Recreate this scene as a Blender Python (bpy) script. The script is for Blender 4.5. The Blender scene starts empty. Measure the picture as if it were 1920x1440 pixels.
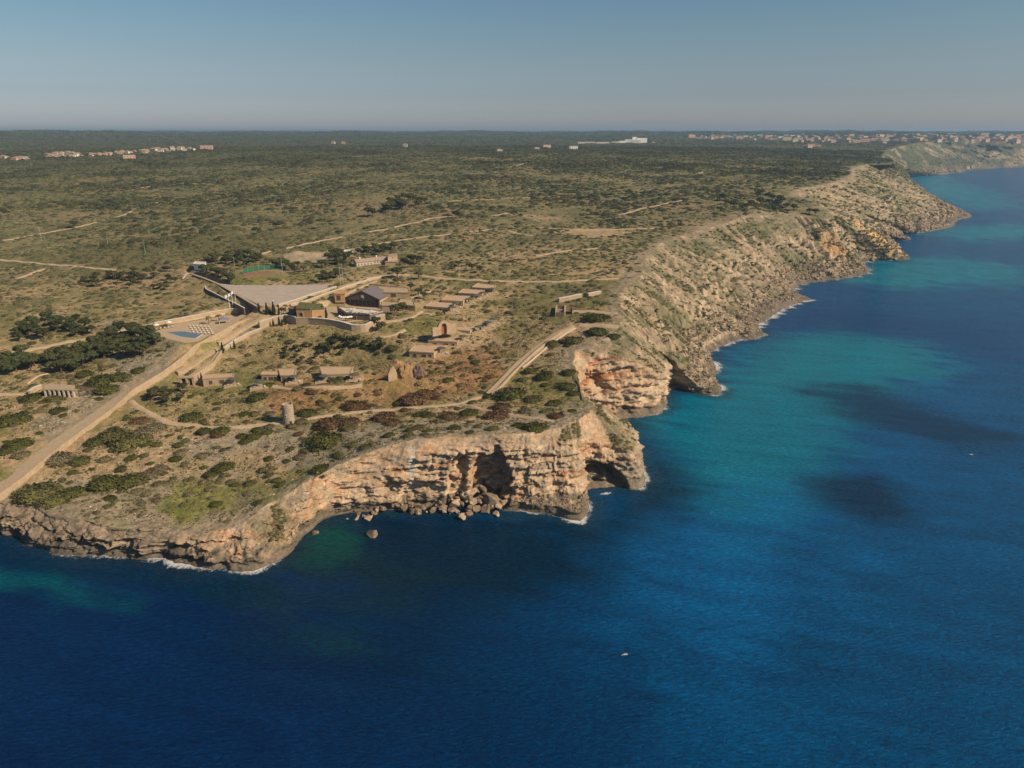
import bpy, bmesh, math, random
import numpy as np
from mathutils import Vector, Matrix
random.seed(7); rng = np.random.default_rng(7)
S = bpy.context.scene
COL = S.collection

# ------------------------------------------------------------ camera, sky, sun, exposure
CAM_H = 140.0; FPX = 1333.0; HORIZON = 246.0
PITCH = math.atan((720 - HORIZON) / FPX)
cam_d = bpy.data.cameras.new("camera"); cam = bpy.data.objects.new("camera", cam_d); COL.objects.link(cam)
cam.location = (0, 0, CAM_H); cam.rotation_euler = (math.pi/2 - PITCH, 0, 0)
cam_d.sensor_width = 36; cam_d.lens = 36 * FPX / 1920; cam_d.clip_start = 1; cam_d.clip_end = 200000
S.camera = cam
SUN_AZ = math.radians(114)     # clockwise from +Y (view direction): right and a little behind the camera
SUN_EL = math.radians(36)
w = bpy.data.worlds.new("World"); S.world = w; w.use_nodes = True
nt = w.node_tree; nt.nodes.clear()
sky = nt.nodes.new("ShaderNodeTexSky"); sky.sky_type = 'NISHITA'; sky.sun_disc = False
sky.sun_elevation = SUN_EL; sky.sun_rotation = SUN_AZ
sky.altitude = 100; sky.air_density = 1.0; sky.dust_density = 1.0; sky.ozone_density = 1.0
bg = nt.nodes.new("ShaderNodeBackground"); bg.inputs[1].default_value = 0.06
out = nt.nodes.new("ShaderNodeOutputWorld")
tc = nt.nodes.new("ShaderNodeTexCoord"); sx = nt.nodes.new("ShaderNodeSeparateXYZ"); cr = nt.nodes.new("ShaderNodeValToRGB"); mx = nt.nodes.new("ShaderNodeMix")
mx.data_type = 'RGBA'; mx.blend_type = 'MULTIPLY'; mx.inputs["Factor"].default_value = 1
e_ = cr.color_ramp.elements
while len(e_) < 5: e_.new(0.5)
for k_, (p_, c_) in enumerate(((0.0, (1.24, 1.33, 1.87)), (0.043, (.92, 1.0, 1.30)), (0.081, (.92, .99, 1.12)), (0.124, (.87, 1.02, 1.08)), (0.16, (.82, 1.02, 1.14)))):
    e_[k_].position = p_; e_[k_].color = (*c_, 1)
nt.links.new(tc.outputs["Generated"], sx.inputs[0]); nt.links.new(sx.outputs[2], cr.inputs[0])
nt.links.new(sky.outputs[0], mx.inputs["A"]); nt.links.new(cr.outputs[0], mx.inputs["B"])
nt.links.new(mx.outputs["Result"], bg.inputs[0]); nt.links.new(bg.outputs[0], out.inputs[0])
sd = bpy.data.lights.new("sun", 'SUN'); sd.energy = 5.0; sd.angle = math.radians(0.53); sd.color = (1.0, 0.85, 0.66)
so = bpy.data.objects.new("sun", sd); COL.objects.link(so)
sv = Vector((math.sin(SUN_AZ)*math.cos(SUN_EL), math.cos(SUN_AZ)*math.cos(SUN_EL), math.sin(SUN_EL)))
so.rotation_euler = sv.to_track_quat('Z', 'Y').to_euler(); so.location = (0, 0, 400)
S.view_settings.view_transform = 'Standard'; S.view_settings.look = 'None'
S.view_settings.gamma = 1; S.view_settings.use_curve_mapping = False
S.view_settings.exposure = 0.14
S.cycles.use_denoising = True
S.cycles.volume_bounces = 1; S.cycles.max_bounces = 6; S.cycles.volume_step_rate = 4

# ------------------------------------------------------------ numpy helpers
_perm = rng.permutation(256); _perm = np.concatenate([_perm, _perm, _perm])
_g = rng.normal(size=(256, 3)); _g /= np.linalg.norm(_g, axis=1)[:, None]
def pn(x, y, z=0.0):
    x, y, z = np.broadcast_arrays(np.asarray(x, float), np.asarray(y, float), np.asarray(z, float))
    xi = np.floor(x).astype(int); yi = np.floor(y).astype(int); zi = np.floor(z).astype(int)
    fx = x - xi; fy = y - yi; fz = z - zi
    u = fx*fx*fx*(fx*(fx*6-15)+10); v = fy*fy*fy*(fy*(fy*6-15)+10); q = fz*fz*fz*(fz*(fz*6-15)+10)
    xi &= 255; yi &= 255; zi &= 255
    def gr(a, b, c):
        h = _perm[_perm[_perm[(xi+a) & 255] + ((yi+b) & 255)] + ((zi+c) & 255)]
        g = _g[h]
        return g[..., 0]*(fx-a) + g[..., 1]*(fy-b) + g[..., 2]*(fz-c)
    def lp(a, b, t): return a + t*(b-a)
    return 1.6*lp(lp(lp(gr(0,0,0), gr(1,0,0), u), lp(gr(0,1,0), gr(1,1,0), u), v),
              lp(lp(gr(0,0,1), gr(1,0,1), u), lp(gr(0,1,1), gr(1,1,1), u), v), q)
def fbm(x, y, z=0.0, o=4, g=0.5):
    s = 0; a = 1.0; f = 1.0
    for i in range(o):
        s = s + a*pn(x*f + 17.3*i, y*f - 9.1*i, np.asarray(z)*f + 5.7*i); a *= g; f *= 2.03
    return s
def sstep(a, b, x):
    t = np.clip((x-a)/(b-a), 0, 1); return t*t*(3-2*t)
def ray(px, py):
    x = (px-960)/FPX; y = -(py-720)/FPX
    return np.array([x, math.cos(PITCH) + y*math.sin(PITCH), -math.sin(PITCH) + y*math.cos(PITCH)])
def W(px, py, z=0.0):
    d = ray(px, py); t = (z-CAM_H)/d[2]; return np.array([d[0]*t, d[1]*t, z])
def WZ(px, py, Y):
    d = ray(px, py); t = Y/d[1]; return np.array([d[0]*t, Y, CAM_H + d[2]*t])
def seg_cap(x, y, P, cap=110.):
    sh = np.shape(x); x = np.ravel(x); y = np.ravel(y); best = np.full(len(x), cap*cap)
    for c0 in range(0, len(P)-1, 16):
        Q = P[c0:c0+17]; m = np.where((x > Q[:, 0].min()-cap) & (x < Q[:, 0].max()+cap) & (y > Q[:, 1].min()-cap) & (y < Q[:, 1].max()+cap))[0]
        if not len(m): continue
        xm, ym, bm_ = x[m], y[m], best[m]
        for i in range(len(Q)-1):
            a = Q[i]; d = Q[i+1]-a; L = max(d@d, 1e-9); t = np.clip(((xm-a[0])*d[0] + (ym-a[1])*d[1])/L, 0, 1)
            bm_ = np.minimum(bm_, (xm-a[0]-t*d[0])**2 + (ym-a[1]-t*d[1])**2)
        best[m] = bm_
    return np.sqrt(best).reshape(sh)
def seg_dist(x, y, poly, closed=False):
    """distance to a polyline, param index of nearest point"""
    P = np.asarray(poly, float)[:, :2]
    if closed: P = np.vstack([P, P[:1]])
    if len(P) > 100 and np.size(x) > 1000: return seg_cap(x, y, P), None
    best = np.full(np.shape(x), 1e18); bi = np.zeros(np.shape(x))
    for i in range(len(P)-1):
        a = P[i]; b = P[i+1]; d = b-a; L = max(d@d, 1e-9)
        t = np.clip(((x-a[0])*d[0] + (y-a[1])*d[1])/L, 0, 1)
        q = (x-a[0]-t*d[0])**2 + (y-a[1]-t*d[1])**2
        m = q < best; best = np.where(m, q, best); bi = np.where(m, i+t, bi)
    return np.sqrt(best), bi
def inside(x, y, poly):
    P = np.asarray(poly, float)[:, :2]; r = np.zeros(np.shape(x), bool); j = len(P)-1
    if len(P) > 100 and np.size(x) > 1000:
        sh = np.shape(x); x = np.ravel(x); y = np.ravel(y); r = r.ravel(); o_ = np.argsort(y); ys_ = y[o_]; Q = np.vstack([P, P[:1]])
        for a, b in zip(Q[:-1], Q[1:]):
            if a[1] == b[1]: continue
            k = o_[np.searchsorted(ys_, min(a[1], b[1]), 'left'):np.searchsorted(ys_, max(a[1], b[1]), 'left')]
            r[k] ^= x[k] < (b[0]-a[0])*(y[k]-a[1])/(b[1]-a[1]) + a[0]
        return r.reshape(sh)
    for i in range(len(P)):
        a = P[i]; b = P[j]
        if a[1] != b[1]:
            c = ((a[1] > y) != (b[1] > y)) & (x < (b[0]-a[0])*(y-a[1])/(b[1]-a[1]) + a[0])
            r ^= c
        j = i
    return r
def sdist(x, y, poly):      # positive inside
    d, _ = seg_dist(x, y, poly, True)
    return np.where(inside(x, y, poly), d, -d)

def mesh_obj(name, V, Fq, mat, parent=None, smooth=True, col=None, Ft=None):
    me = bpy.data.meshes.new(name)
    V = np.asarray(V, np.float32); Fq = np.asarray(Fq, np.int32)
    n = Fq.shape[1]
    me.vertices.add(len(V)); me.vertices.foreach_set("co", V.ravel())
    me.loops.add(Fq.size); me.loops.foreach_set("vertex_index", Fq.ravel())
    me.polygons.add(len(Fq)); me.polygons.foreach_set("loop_start", np.arange(0, Fq.size, n, dtype=np.int32))
    me.polygons.foreach_set("loop_total", np.full(len(Fq), n, np.int32))
    if smooth: me.polygons.foreach_set("use_smooth", np.ones(len(Fq), bool))
    me.update(calc_edges=True)
    if col is not None:
        a = me.attributes.new("tint", 'FLOAT_COLOR', 'POINT')
        c = np.ones((len(V), 4), np.float32); c[:, :3] = col; a.data.foreach_set("color", c.ravel())
    me.materials.append(mat)
    o = bpy.data.objects.new(name, me); COL.objects.link(o)
    if parent: o.parent = parent
    return o
def grid_faces(r, c):
    i = np.arange(r*c).reshape(r, c)
    return np.stack([i[:-1, :-1], i[:-1, 1:], i[1:, 1:], i[1:, :-1]], -1).reshape(-1, 4)

# ------------------------------------------------------------ materials
def new_mat(name):
    m = bpy.data.materials.new(name); m.use_nodes = True
    return m, m.node_tree, m.node_tree.nodes["Principled BSDF"]
def N(t, k, **kw):
    n = t.nodes.new(k)
    for a, b in kw.items(): setattr(n, a, b)
    return n
def noise(t, scale, detail=5, rough=0.6, vec=None, dist=0.0):
    n = N(t, "ShaderNodeTexNoise"); n.inputs["Scale"].default_value = scale
    n.inputs["Detail"].default_value = detail; n.inputs["Roughness"].default_value = rough
    n.inputs["Distortion"].default_value = dist
    if vec is not None: t.links.new(vec, n.inputs["Vector"])
    return n
def ramp(t, src, stops):
    r = N(t, "ShaderNodeValToRGB"); e = r.color_ramp.elements
    while len(e) < len(stops): e.new(0.5)
    for k, (p, c) in enumerate(stops):
        e[k].position = p; e[k].color = (*c, 1) if len(c) == 3 else c
    t.links.new(src, r.inputs[0]); return r
def mix(t, a, b, f, mode='MIX'):
    m = N(t, "ShaderNodeMix", data_type='RGBA', blend_type=mode)
    for s, v in ((m.inputs["Factor"], f), (m.inputs["A"], a), (m.inputs["B"], b)):
        if hasattr(v, "links") or isinstance(v, bpy.types.NodeSocket): t.links.new(v, s)
        elif isinstance(v, (int, float)): s.default_value = v
        else: s.default_value = (*v, 1)
    return m.outputs["Result"]
def simple(name, c, rough=0.85, var=0.25, scale=0.6, bump=0.3, metal=0.0):
    m, t, b = new_mat(name)
    g = N(t, "ShaderNodeNewGeometry")
    n = noise(t, scale, 6, 0.65, g.outputs["Position"])
    r = ramp(t, n.outputs[0], [(0.3, tuple(x*(1-var) for x in c)), (0.7, tuple(min(1, x*(1+var)) for x in c))])
    t.links.new(r.outputs[0], b.inputs["Base Color"]); b.inputs["Roughness"].default_value = rough
    b.inputs["Metallic"].default_value = metal
    b.inputs["Specular IOR Level"].default_value = 0.2
    if bump:
        n2 = noise(t, scale*6, 4, 0.6, g.outputs["Position"])
        bp = N(t, "ShaderNodeBump"); bp.inputs["Strength"].default_value = bump; bp.inputs["Distance"].default_value = 0.2
        t.links.new(n2.outputs[0], bp.inputs["Height"]); t.links.new(bp.outputs[0], b.inputs["Normal"])
    return m

# land: colour of each place in the vertex attribute, broken up by fine noise
MLAND, t, b = new_mat("ground_and_rock")
at = N(t, "ShaderNodeAttribute", attribute_name="tint"); g = N(t, "ShaderNodeNewGeometry")
n1 = noise(t, 0.9, 8, 0.7, g.outputs["Position"], 0.6)
n2 = noise(t, 0.16, 5, 0.6, g.outputs["Position"], 0.3)
m1 = ramp(t, n1.outputs[0], [(0.30, (.50, .52, .55)), (0.47, (.92, .92, .93)), (0.62, (1.12, 1.10, 1.08)), (0.78, (1.55, 1.5, 1.45))])
m2 = ramp(t, n2.outputs[0], [(0.35, (.82, .86, .82)), (0.65, (1.16, 1.12, 1.10))])
c = mix(t, at.outputs["Color"], m1.outputs[0], 1.0, 'MULTIPLY'); c = mix(t, c, m2.outputs[0], 1.0, 'MULTIPLY')
t.links.new(c, b.inputs["Base Color"]); b.inputs["Roughness"].default_value = 0.95; b.inputs["Specular IOR Level"].default_value = 0.1
bp = N(t, "ShaderNodeBump"); bp.inputs["Strength"].default_value = 0.8; bp.inputs["Distance"].default_value = 0.7
t.links.new(n1.outputs[0], bp.inputs["Height"]); t.links.new(bp.outputs[0], b.inputs["Normal"])

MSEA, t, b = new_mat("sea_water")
at = N(t, "ShaderNodeAttribute", attribute_name="tint"); g = N(t, "ShaderNodeNewGeometry")
mp = N(t, "ShaderNodeMapping"); mp.inputs["Rotation"].default_value = (0, 0, math.radians(-28)); mp.inputs["Scale"].default_value = (1.0, 2.6, 1)
t.links.new(g.outputs["Position"], mp.inputs["Vector"])
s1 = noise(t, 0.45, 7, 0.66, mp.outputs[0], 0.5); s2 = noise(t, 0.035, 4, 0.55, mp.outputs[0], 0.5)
rp_ = ramp(t, s1.outputs[0], [(0.36, (.74, .76, .78)), (0.50, (1.0, 1.0, 1.0)), (0.64, (1.38, 1.34, 1.30))])  # ripple light painted into the water colour: crests lighter, troughs darker
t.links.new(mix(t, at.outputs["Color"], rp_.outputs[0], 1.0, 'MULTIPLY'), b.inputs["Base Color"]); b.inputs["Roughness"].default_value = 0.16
b.inputs["IOR"].default_value = 1.33; b.inputs["Specular IOR Level"].default_value = 0.11; b.inputs["Specular Tint"].default_value = (.25, .65, 1, 1)
b1 = N(t, "ShaderNodeBump"); b1.inputs["Strength"].default_value = 1.0; b1.inputs["Distance"].default_value = 4.0
t.links.new(s2.outputs[0], b1.inputs["Height"])
b2 = N(t, "ShaderNodeBump"); b2.inputs["Strength"].default_value = 1.0; b2.inputs["Distance"].default_value = 3.6
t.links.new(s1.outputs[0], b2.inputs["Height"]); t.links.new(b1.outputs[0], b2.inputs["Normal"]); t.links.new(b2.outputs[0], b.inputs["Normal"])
# ------------------------------------------------------------ the coast: waterline and top edge, read as pairs along the shore
# (waterline x,y) (top x,y,z) pc: height share of the lower cliff, qc: its share of the width, bench: width share of a shore ledge
CO = [
 ((-420, 990), (-400, 935, 8), .7, .25, .0),
 ((-60, 992), (-60, 948, 8), .7, .25, .0),
 ((0, 997), (0, 945, 8), .70, .30, .05),
 ((40, 1017), (60, 950, 8), .6, .45, .1),
 ((110, 1037), (150, 978, 8), .65, .35, .1),
 ((187, 1044), (225, 990, 8), .7, .3, .05),
 ((240, 1045), (270, 996, 8), .8, .3, .0),
 ((310, 1050), (330, 998, 8), .85, .3, .0),
 ((353, 1062), (380, 998, 8), .8, .4, .1),
 ((400, 1070), (425, 992, 8.5), .6, .3, .2),
 ((433, 1073), (452, 980, 9), .5, .25, .1),
 ((480, 1068), (485, 958, 11), .4, .2, .1),
 ((520, 1055), (520, 938, 12), .35, .2, .1),
 ((547, 1033), (556, 915, 14), .32, .2, .0),
 ((580, 997), (596, 892, 17), .3, .15, .0),
 ((610, 973), (645, 868, 20), .3, .15, .0),
 ((650, 962), (690, 850, 22), .35, .15, .0),
 ((705, 958), (735, 836, 24), .5, .2, .0),
 ((760, 955), (780, 826, 26), .75, .4, .0),
 ((820, 951), (845, 820, 27), .85, .5, .0),
 ((870, 948), (895, 817, 27.5), .85, .5, .0),
 ((915, 946), (935, 815, 28), .85, .5, .0),
 ((945, 955), (965, 815, 28), .80, .5, .3),
 ((996, 961), (1000, 812, 28), .85, .6, .42),
 ((1045, 968), (1035, 803, 28), .85, .6, .48),
 ((1088, 977), (1062, 795, 28), .85, .6, .45),
 ((1105, 955), (1078, 789, 28), .85, .6, .30),
 ((1101, 925), (1092, 783, 28), .8, .5, .05),
 ((1130, 917), (1105, 776, 28), .7, .4, .0),
 ((1165, 917), (1111, 770, 28), .6, .3, .0),
 ((1192, 918), (1113, 767, 28), .55, .25, .0),
 ((1207, 912), (1114, 764, 28), .5, .2, .0),
 ((1206, 880), (1114, 761, 28), .5, .2, .0),
 ((1190, 838), (1111, 757, 28), .5, .2, .0),
 ((1150, 815), (1106, 752, 28), .5, .3, .0),
 ((1110, 806), (1100, 747, 28), .6, .3, .0),
 ((1078, 800), (1090, 735, 29), .6, .3, .0),
 ((1080, 792), (1082, 700, 31), .6, .3, .0),
 ((1110, 789), (1078, 668, 33), .8, .4, .0),
 ((1145, 787), (1079, 655, 34), .93, .6, .0),
 ((1173, 786), (1104, 645, 35), .93, .5, .0),
 ((1207, 781), (1132, 636, 35.5), .80, .3, .0),
 ((1235, 774), (1155, 628, 36), .62, .15, .0),
 ((1249, 766), (1166, 620, 37), .50, .1, .0),
 ((1253, 748), (1168, 612, 38), .48, .1, .0),
 ((1258, 735), (1169, 604, 39), .45, .1, .0),
 ((1278, 728), (1168, 597, 39), .30, .15, .0),
 ((1305, 738), (1167, 590, 39), .20, .08, .0),
 ((1330, 741), (1166, 584, 39.5), .12, .06, .05),
 ((1357, 738), (1165, 577, 40), .1, .04, .08),
 ((1354, 725), (1164, 570, 40.5), .1, .04, .06),
 ((1332, 711), (1162, 563, 41), .1, .04, .04),
 ((1348, 699), (1162, 556, 42), .08, .04, .08),
 ((1340, 679), (1166, 548, 43), .12, .04, .04),
 ((1329, 663), (1178, 538, 43), .18, .05, .0),
 ((1348, 652), (1192, 528, 44), .16, .05, .0),
 ((1384, 638), (1203, 516, 45), .14, .04, .0),
 ((1412, 636), (1208, 505, 45), .1, .04, .06),
 ((1435, 629), (1211, 493, 46), .08, .04, .1),
 ((1421, 612), (1217, 480, 47), .07, .04, .1),
 ((1461, 586), (1228, 464, 48), .07, .04, .12),
 ((1490, 571), (1245, 452, 49), .07, .04, .1),
 ((1515, 562), (1270, 443, 50), .06, .04, .1),
 ((1486, 550), (1325, 430, 53), .07, .03, .04),
 ((1508, 531), (1395, 409, 57), .08, .04, .04),
 ((1541, 528), (1440, 404, 55.5), .12, .03, .0),
 ((1574, 524), (1490, 406, 53), .12, .03, .0),
 ((1614, 517), (1530, 411, 50.5), .1, .03, .1),
 ((1630, 505), (1545, 412, 50), .1, .03, .1),
 ((1605, 496), (1551, 411, 50), .14, .05, .0),
 ((1640, 489), (1556, 409, 50.5), .2, .06, .1),
 ((1703, 486), (1559, 406, 51.5), .25, .1, .1),
 ((1680, 466), (1560, 402, 53.5), .2, .06, .0),
 ((1669, 453), (1545, 388, 59), .15, .05, .0),
 ((1709, 449), (1515, 375, 63), .1, .04, .1),
 ((1690, 438), (1494, 364, 67), .15, .05, .0),
 ((1723, 437), (1500, 355, 71), .12, .05, .0),
 ((1782, 426), (1545, 347, 73), .1, .04, .1),
 ((1796, 413), (1580, 337, 76), .1, .04, .1),
 ((1822, 405), (1596, 326, 78), .08, .04, .12),
 ((1800, 392), (1600, 316, 80), .1, .1, .0),
 ((1765, 375), (1625, 309, 80), .3, .3, .0),
 ((1735, 356), (1655, 307, 80), .3, .3, .0),
 ((1708, 340), (1675, 306, 80), .3, .3, .0),
 ((1703, 332), (1672, 301, 80), .2, .1, .0),
 ((1725, 329), (1655, 294, 82), .15, .1, .0),
 ((1753, 328), (1668, 282, 87), .12, .1, .05),
 ((1796, 324), (1705, 274, 92), .12, .1, .05),
 ((1830, 319), (1760, 268, 95), .2, .1, .0),
 ((1863, 316), (1815, 267, 96), .3, .2, .0),
 ((1920, 314), (1880, 267, 96), .35, .3, .0),
 ((1990, 311), (1950, 266, 97), .35, .3, .0),
 ((2150, 306), (2110, 264, 98), .35, .3, .0),
 ((2500, 300), (2460, 262, 100), .35, .3, .0),
]
Bk = np.array([W(*a[0])[:2] for a in CO]); Tk = np.array([W(*a[1]) for a in CO])
Kp = np.array([a[2:5] for a in CO])
def catmull(P, u):
    P = np.asarray(P, float); n = len(P); i = np.clip(np.floor(u).astype(int), 0, n-2); f = (u-i)[:, None]
    a = P[np.maximum(i-1, 0)]; b_ = P[i]; c_ = P[i+1]; d = P[np.minimum(i+2, n-1)]
    m0 = (c_-a)*0.4; m1 = (d-b_)*0.4
    return (2*f**3-3*f**2+1)*b_ + (f**3-2*f**2+f)*m0 + (-2*f**3+3*f**2)*c_ + (f**3-f**2)*m1
_uu = np.linspace(0, len(CO)-1, 40*len(CO)); _b = catmull(Bk, _uu); _t = catmull(Tk, _uu)
_m = (_b + _t[:, :2])/2
_dd = np.maximum(np.linalg.norm(np.diff(_b, axis=0), axis=1), np.linalg.norm(np.diff(_m, axis=0), axis=1))
_rr = np.linalg.norm(_b, axis=1)[1:]
_w = np.concatenate([[0], np.cumsum(_dd/np.maximum(0.45, _rr*0.0019))])
NS = int(_w[-1]); US = np.interp(np.linspace(0, _w[-1], NS), _w, _uu)
BS = catmull(Bk, US); TS = catmull(Tk, US); KS = np.stack([np.interp(US, np.arange(len(CO)), Kp[:, k]) for k in range(3)], 1)
_ar = np.concatenate([[0], np.cumsum(np.linalg.norm(np.diff(BS, axis=0), axis=1))])
_in = (TS[:, :2]-BS); _in /= np.linalg.norm(_in, axis=1)[:, None]
_sc = np.clip(np.linalg.norm(BS, axis=1)/300, .8, 3)
BS = BS + _in*((1.5*fbm(_ar/11, 3.3, 1., 4)*(1+.8*sstep(14, 8, US)))*_sc)[:, None]
TS[:, :2] += _in*((1.5*fbm(_ar/7, 8.3, 1., 4))*_sc)[:, None]
ARC = np.concatenate([[0], np.cumsum(np.linalg.norm(np.diff(BS, axis=0), axis=1))])
# top edge polygon that closes far behind
TOP = np.vstack([TS[::3, :2], [[9000, 4000], [60000, 20000], [60000, 60000], [-60000, 60000], [-60000, 240], [-1200, 240]]])

# ------------------------------------------------------------ terrain height: smooth surface through points read from the photo
CP = [(-300, 920, 9), (0, 930, 9), (0, 880, 12), (150, 900, 10), (300, 930, 9), (450, 900, 11), (600, 860, 16), (100, 830, 14), (250, 840, 14),
 (400, 850, 13.5), (350, 800, 16), (500, 830, 16), (650, 820, 20), (800, 790, 23.5), (950, 770, 25.5), (1050, 765, 27),
 (150, 760, 17), (250, 755, 18), (300, 775, 17), (540, 785, 18.5), (430, 805, 16.5), (700, 772, 20.5), (850, 757, 23.5), (930, 740, 25), (1000, 690, 29),
 (1070, 618, 35), (1120, 590, 39), (1000, 640, 32), (1050, 660, 31.5), (900, 700, 26),
 (0, 740, 18), (110, 745, 18), (100, 690, 21), (0, 660, 25), (230, 690, 23), (330, 665, 27.5), (250, 640, 28), (100, 620, 29), (0, 600, 31),
 (350, 725, 19.5), (400, 715, 20), (480, 715, 20.5), (560, 715, 21), (640, 715, 22), (700, 712, 22.5), (770, 700, 23), (830, 690, 24),
 (560, 650, 26), (480, 650, 25.5), (640, 655, 25), (700, 660, 25), (430, 640, 27), (640, 630, 31), (560, 622, 31), (720, 615, 33),
 (780, 660, 27), (870, 660, 27), (930, 640, 28.5), (960, 600, 34), (900, 610, 33), (850, 625, 31), (800, 600, 35), (760, 600, 36),
 (830, 575, 37), (900, 545, 40), (940, 560, 38), (780, 560, 39), (1050, 545, 41), (1000, 520, 43),
 (330, 625, 31), (450, 590, 35.5), (400, 585, 35), (520, 585, 36), (600, 590, 36.5), (700, 580, 37.5), (620, 560, 38.5),
 (420, 530, 39.5), (520, 565, 39), (625, 535, 39.5), (340, 522, 37.5), (380, 543, 37), (415, 563, 36.5), (445, 580, 36), (350, 515, 38), (380, 550, 35), (300, 560, 34), (150, 560, 34), (0, 540, 37),
 (100, 510, 38), (250, 490, 40), (500, 505, 40.5), (560, 480, 43), (700, 500, 42), (740, 470, 44.5), (850, 500, 43), (1000, 480, 46), (1150, 500, 45),
 (0, 450, 46), (250, 450, 45), (500, 450, 47), (800, 440, 50), (1000, 430, 53), (1250, 420, 55),
 (0, 400, 54), (300, 390, 56), (600, 390, 58), (900, 390, 61), (1200, 380, 64), (1400, 380, 64),
 (0, 350, 66), (300, 340, 70), (600, 340, 72), (900, 340, 74), (1200, 340, 75), (1450, 330, 78), (1550, 300, 84),
 (0, 310, 80), (300, 300, 86), (600, 300, 88), (900, 300, 89), (1200, 300, 88), (1450, 290, 90),
 (-300, 500, 42), (-300, 350, 70), (-300, 700, 22), (-300, 800, 14), (-300, 300, 84),
 (0, 293, 89), (300, 284, 96), (500, 279, 98), (800, 277, 99), (1100, 275, 100), (1300, 270, 102), (1500, 265, 104), (1700, 262, 102), (1900, 258, 106)]
cp = np.array([W(*c) for c in CP]); cp = np.vstack([cp, TS[::max(1, NS//160)]])
def uv(x, y): return np.stack([x/np.maximum(y, 50)*1.0, np.log(np.maximum(y, 50)/300.)*1.0], -1)
U0 = uv(cp[:, 0], cp[:, 1])
def _k(r2): return 0.5*r2*np.log(r2 + 1e-12)
_A = _k(((U0[:, None]-U0[None])**2).sum(-1)) + np.eye(len(U0))*2e-4
_Pm = np.c_[np.ones(len(U0)), U0]
_M = np.block([[_A, _Pm], [_Pm.T, np.zeros((3, 3))]])
_sol = np.linalg.solve(_M, np.r_[cp[:, 2], np.zeros(3)])
def tps_raw(x, y):
    x = np.asarray(x, float); sh = x.shape; x = x.ravel(); y = np.asarray(y, float).ravel()
    u = uv(x, y); u[:, 0] = np.clip(u[:, 0], -1.6, 1.6); u[:, 1] = np.clip(u[:, 1], -1.0, 2.45)
    r = np.empty(len(x))
    for i in range(0, len(x), 20000):
        q = u[i:i+20000]; d = ((q[:, None]-U0[None])**2).sum(-1)
        r[i:i+20000] = _k(d)@_sol[:len(U0)] + _sol[-3] + q@_sol[-2:]
    return r.reshape(sh)
_gu = np.linspace(-1.6, 1.6, 420); _gv = np.linspace(-1.0, 2.45, 300)
_YY = 300*np.exp(_gv)[:, None] + 0*_gu[None]; _GZ = tps_raw(_gu[None]*_YY, _YY)
def tps(x, y):
    q = uv(np.asarray(x, float), np.asarray(y, float))
    a = np.clip((q[..., 0]+1.6)/3.2*419, 0, 418.999); b_ = np.clip((q[..., 1]+1)/3.45*299, 0, 298.999)
    i = a.astype(int); j = b_.astype(int); fa = a-i; fb = b_-j
    return (_GZ[j, i]*(1-fa) + _GZ[j, i+1]*fa)*(1-fb) + (_GZ[j+1, i]*(1-fa) + _GZ[j+1, i+1]*fa)*fb
FLAT = []      # (polygon, z, blend): levelled ground
HILLS = []     # (x, y, rx, ry, angle, dz)
def height(x, y, fine=True):
    x = np.asarray(x, float); y = np.asarray(y, float)
    R = np.hypot(x, y); z = np.clip(tps(x, y), 3, 118)
    mf = R > 2290
    if mf.any():
        xf_, yf_, rf_ = x[mf], y[mf], R[mf]
        far = 96 + 25*sstep(2700, 5200, rf_) + 9*sstep(2500, 5000, rf_)*fbm(xf_/1500, yf_/1500, 0.3, 3) + 24*sstep(3300, 5600, rf_)*fbm(xf_/620, yf_/620, 5.3, 4)
        k_ = sstep(2300, 3200, rf_); z[mf] = np.minimum(z[mf]*(1-k_) + far*k_, 150)
    a = np.arctan2(x, y)
    z = z - 7*np.exp(-((R-2450)/420)**2)*sstep(0.45, 0.1, a)      # the shallow valley before the blue ridge
    for (hx, hy, rx, ry, an, dz) in HILLS:
        m = (np.abs(x-hx) < 3*max(rx, ry)) & (np.abs(y-hy) < 3*max(rx, ry))
        if not m.any(): continue
        ca, sa = math.cos(an), math.sin(an); dx = np.where(m, x-hx, 1e3); dy = np.where(m, y-hy, 1e3)
        z = z + np.where(m, dz*np.exp(-(((dx*ca+dy*sa)/rx)**2 + ((-dx*sa+dy*ca)/ry)**2)), 0)
    if fine:
        z = z + np.clip(R/900, .3, 4)*0.8*fbm(x/38, y/38, 1.7, 3) + 0.5*fbm(x/7, y/7, 2.2, 3)
    for poly, zz, bl in FLAT:
        P = np.asarray(poly); m = (x > P[:, 0].min()-bl) & (x < P[:, 0].max()+bl) & (y > P[:, 1].min()-bl) & (y < P[:, 1].max()+bl)
        if not m.any(): continue
        xm = x[m] if x.ndim else x; ym = y[m] if y.ndim else y
        k = sstep(-bl, 0, sdist(xm, ym, P))
        if x.ndim: z[m] = z[m]*(1-k) + zz*k
        else: z = z*(1-k) + zz*k
    return z
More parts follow.
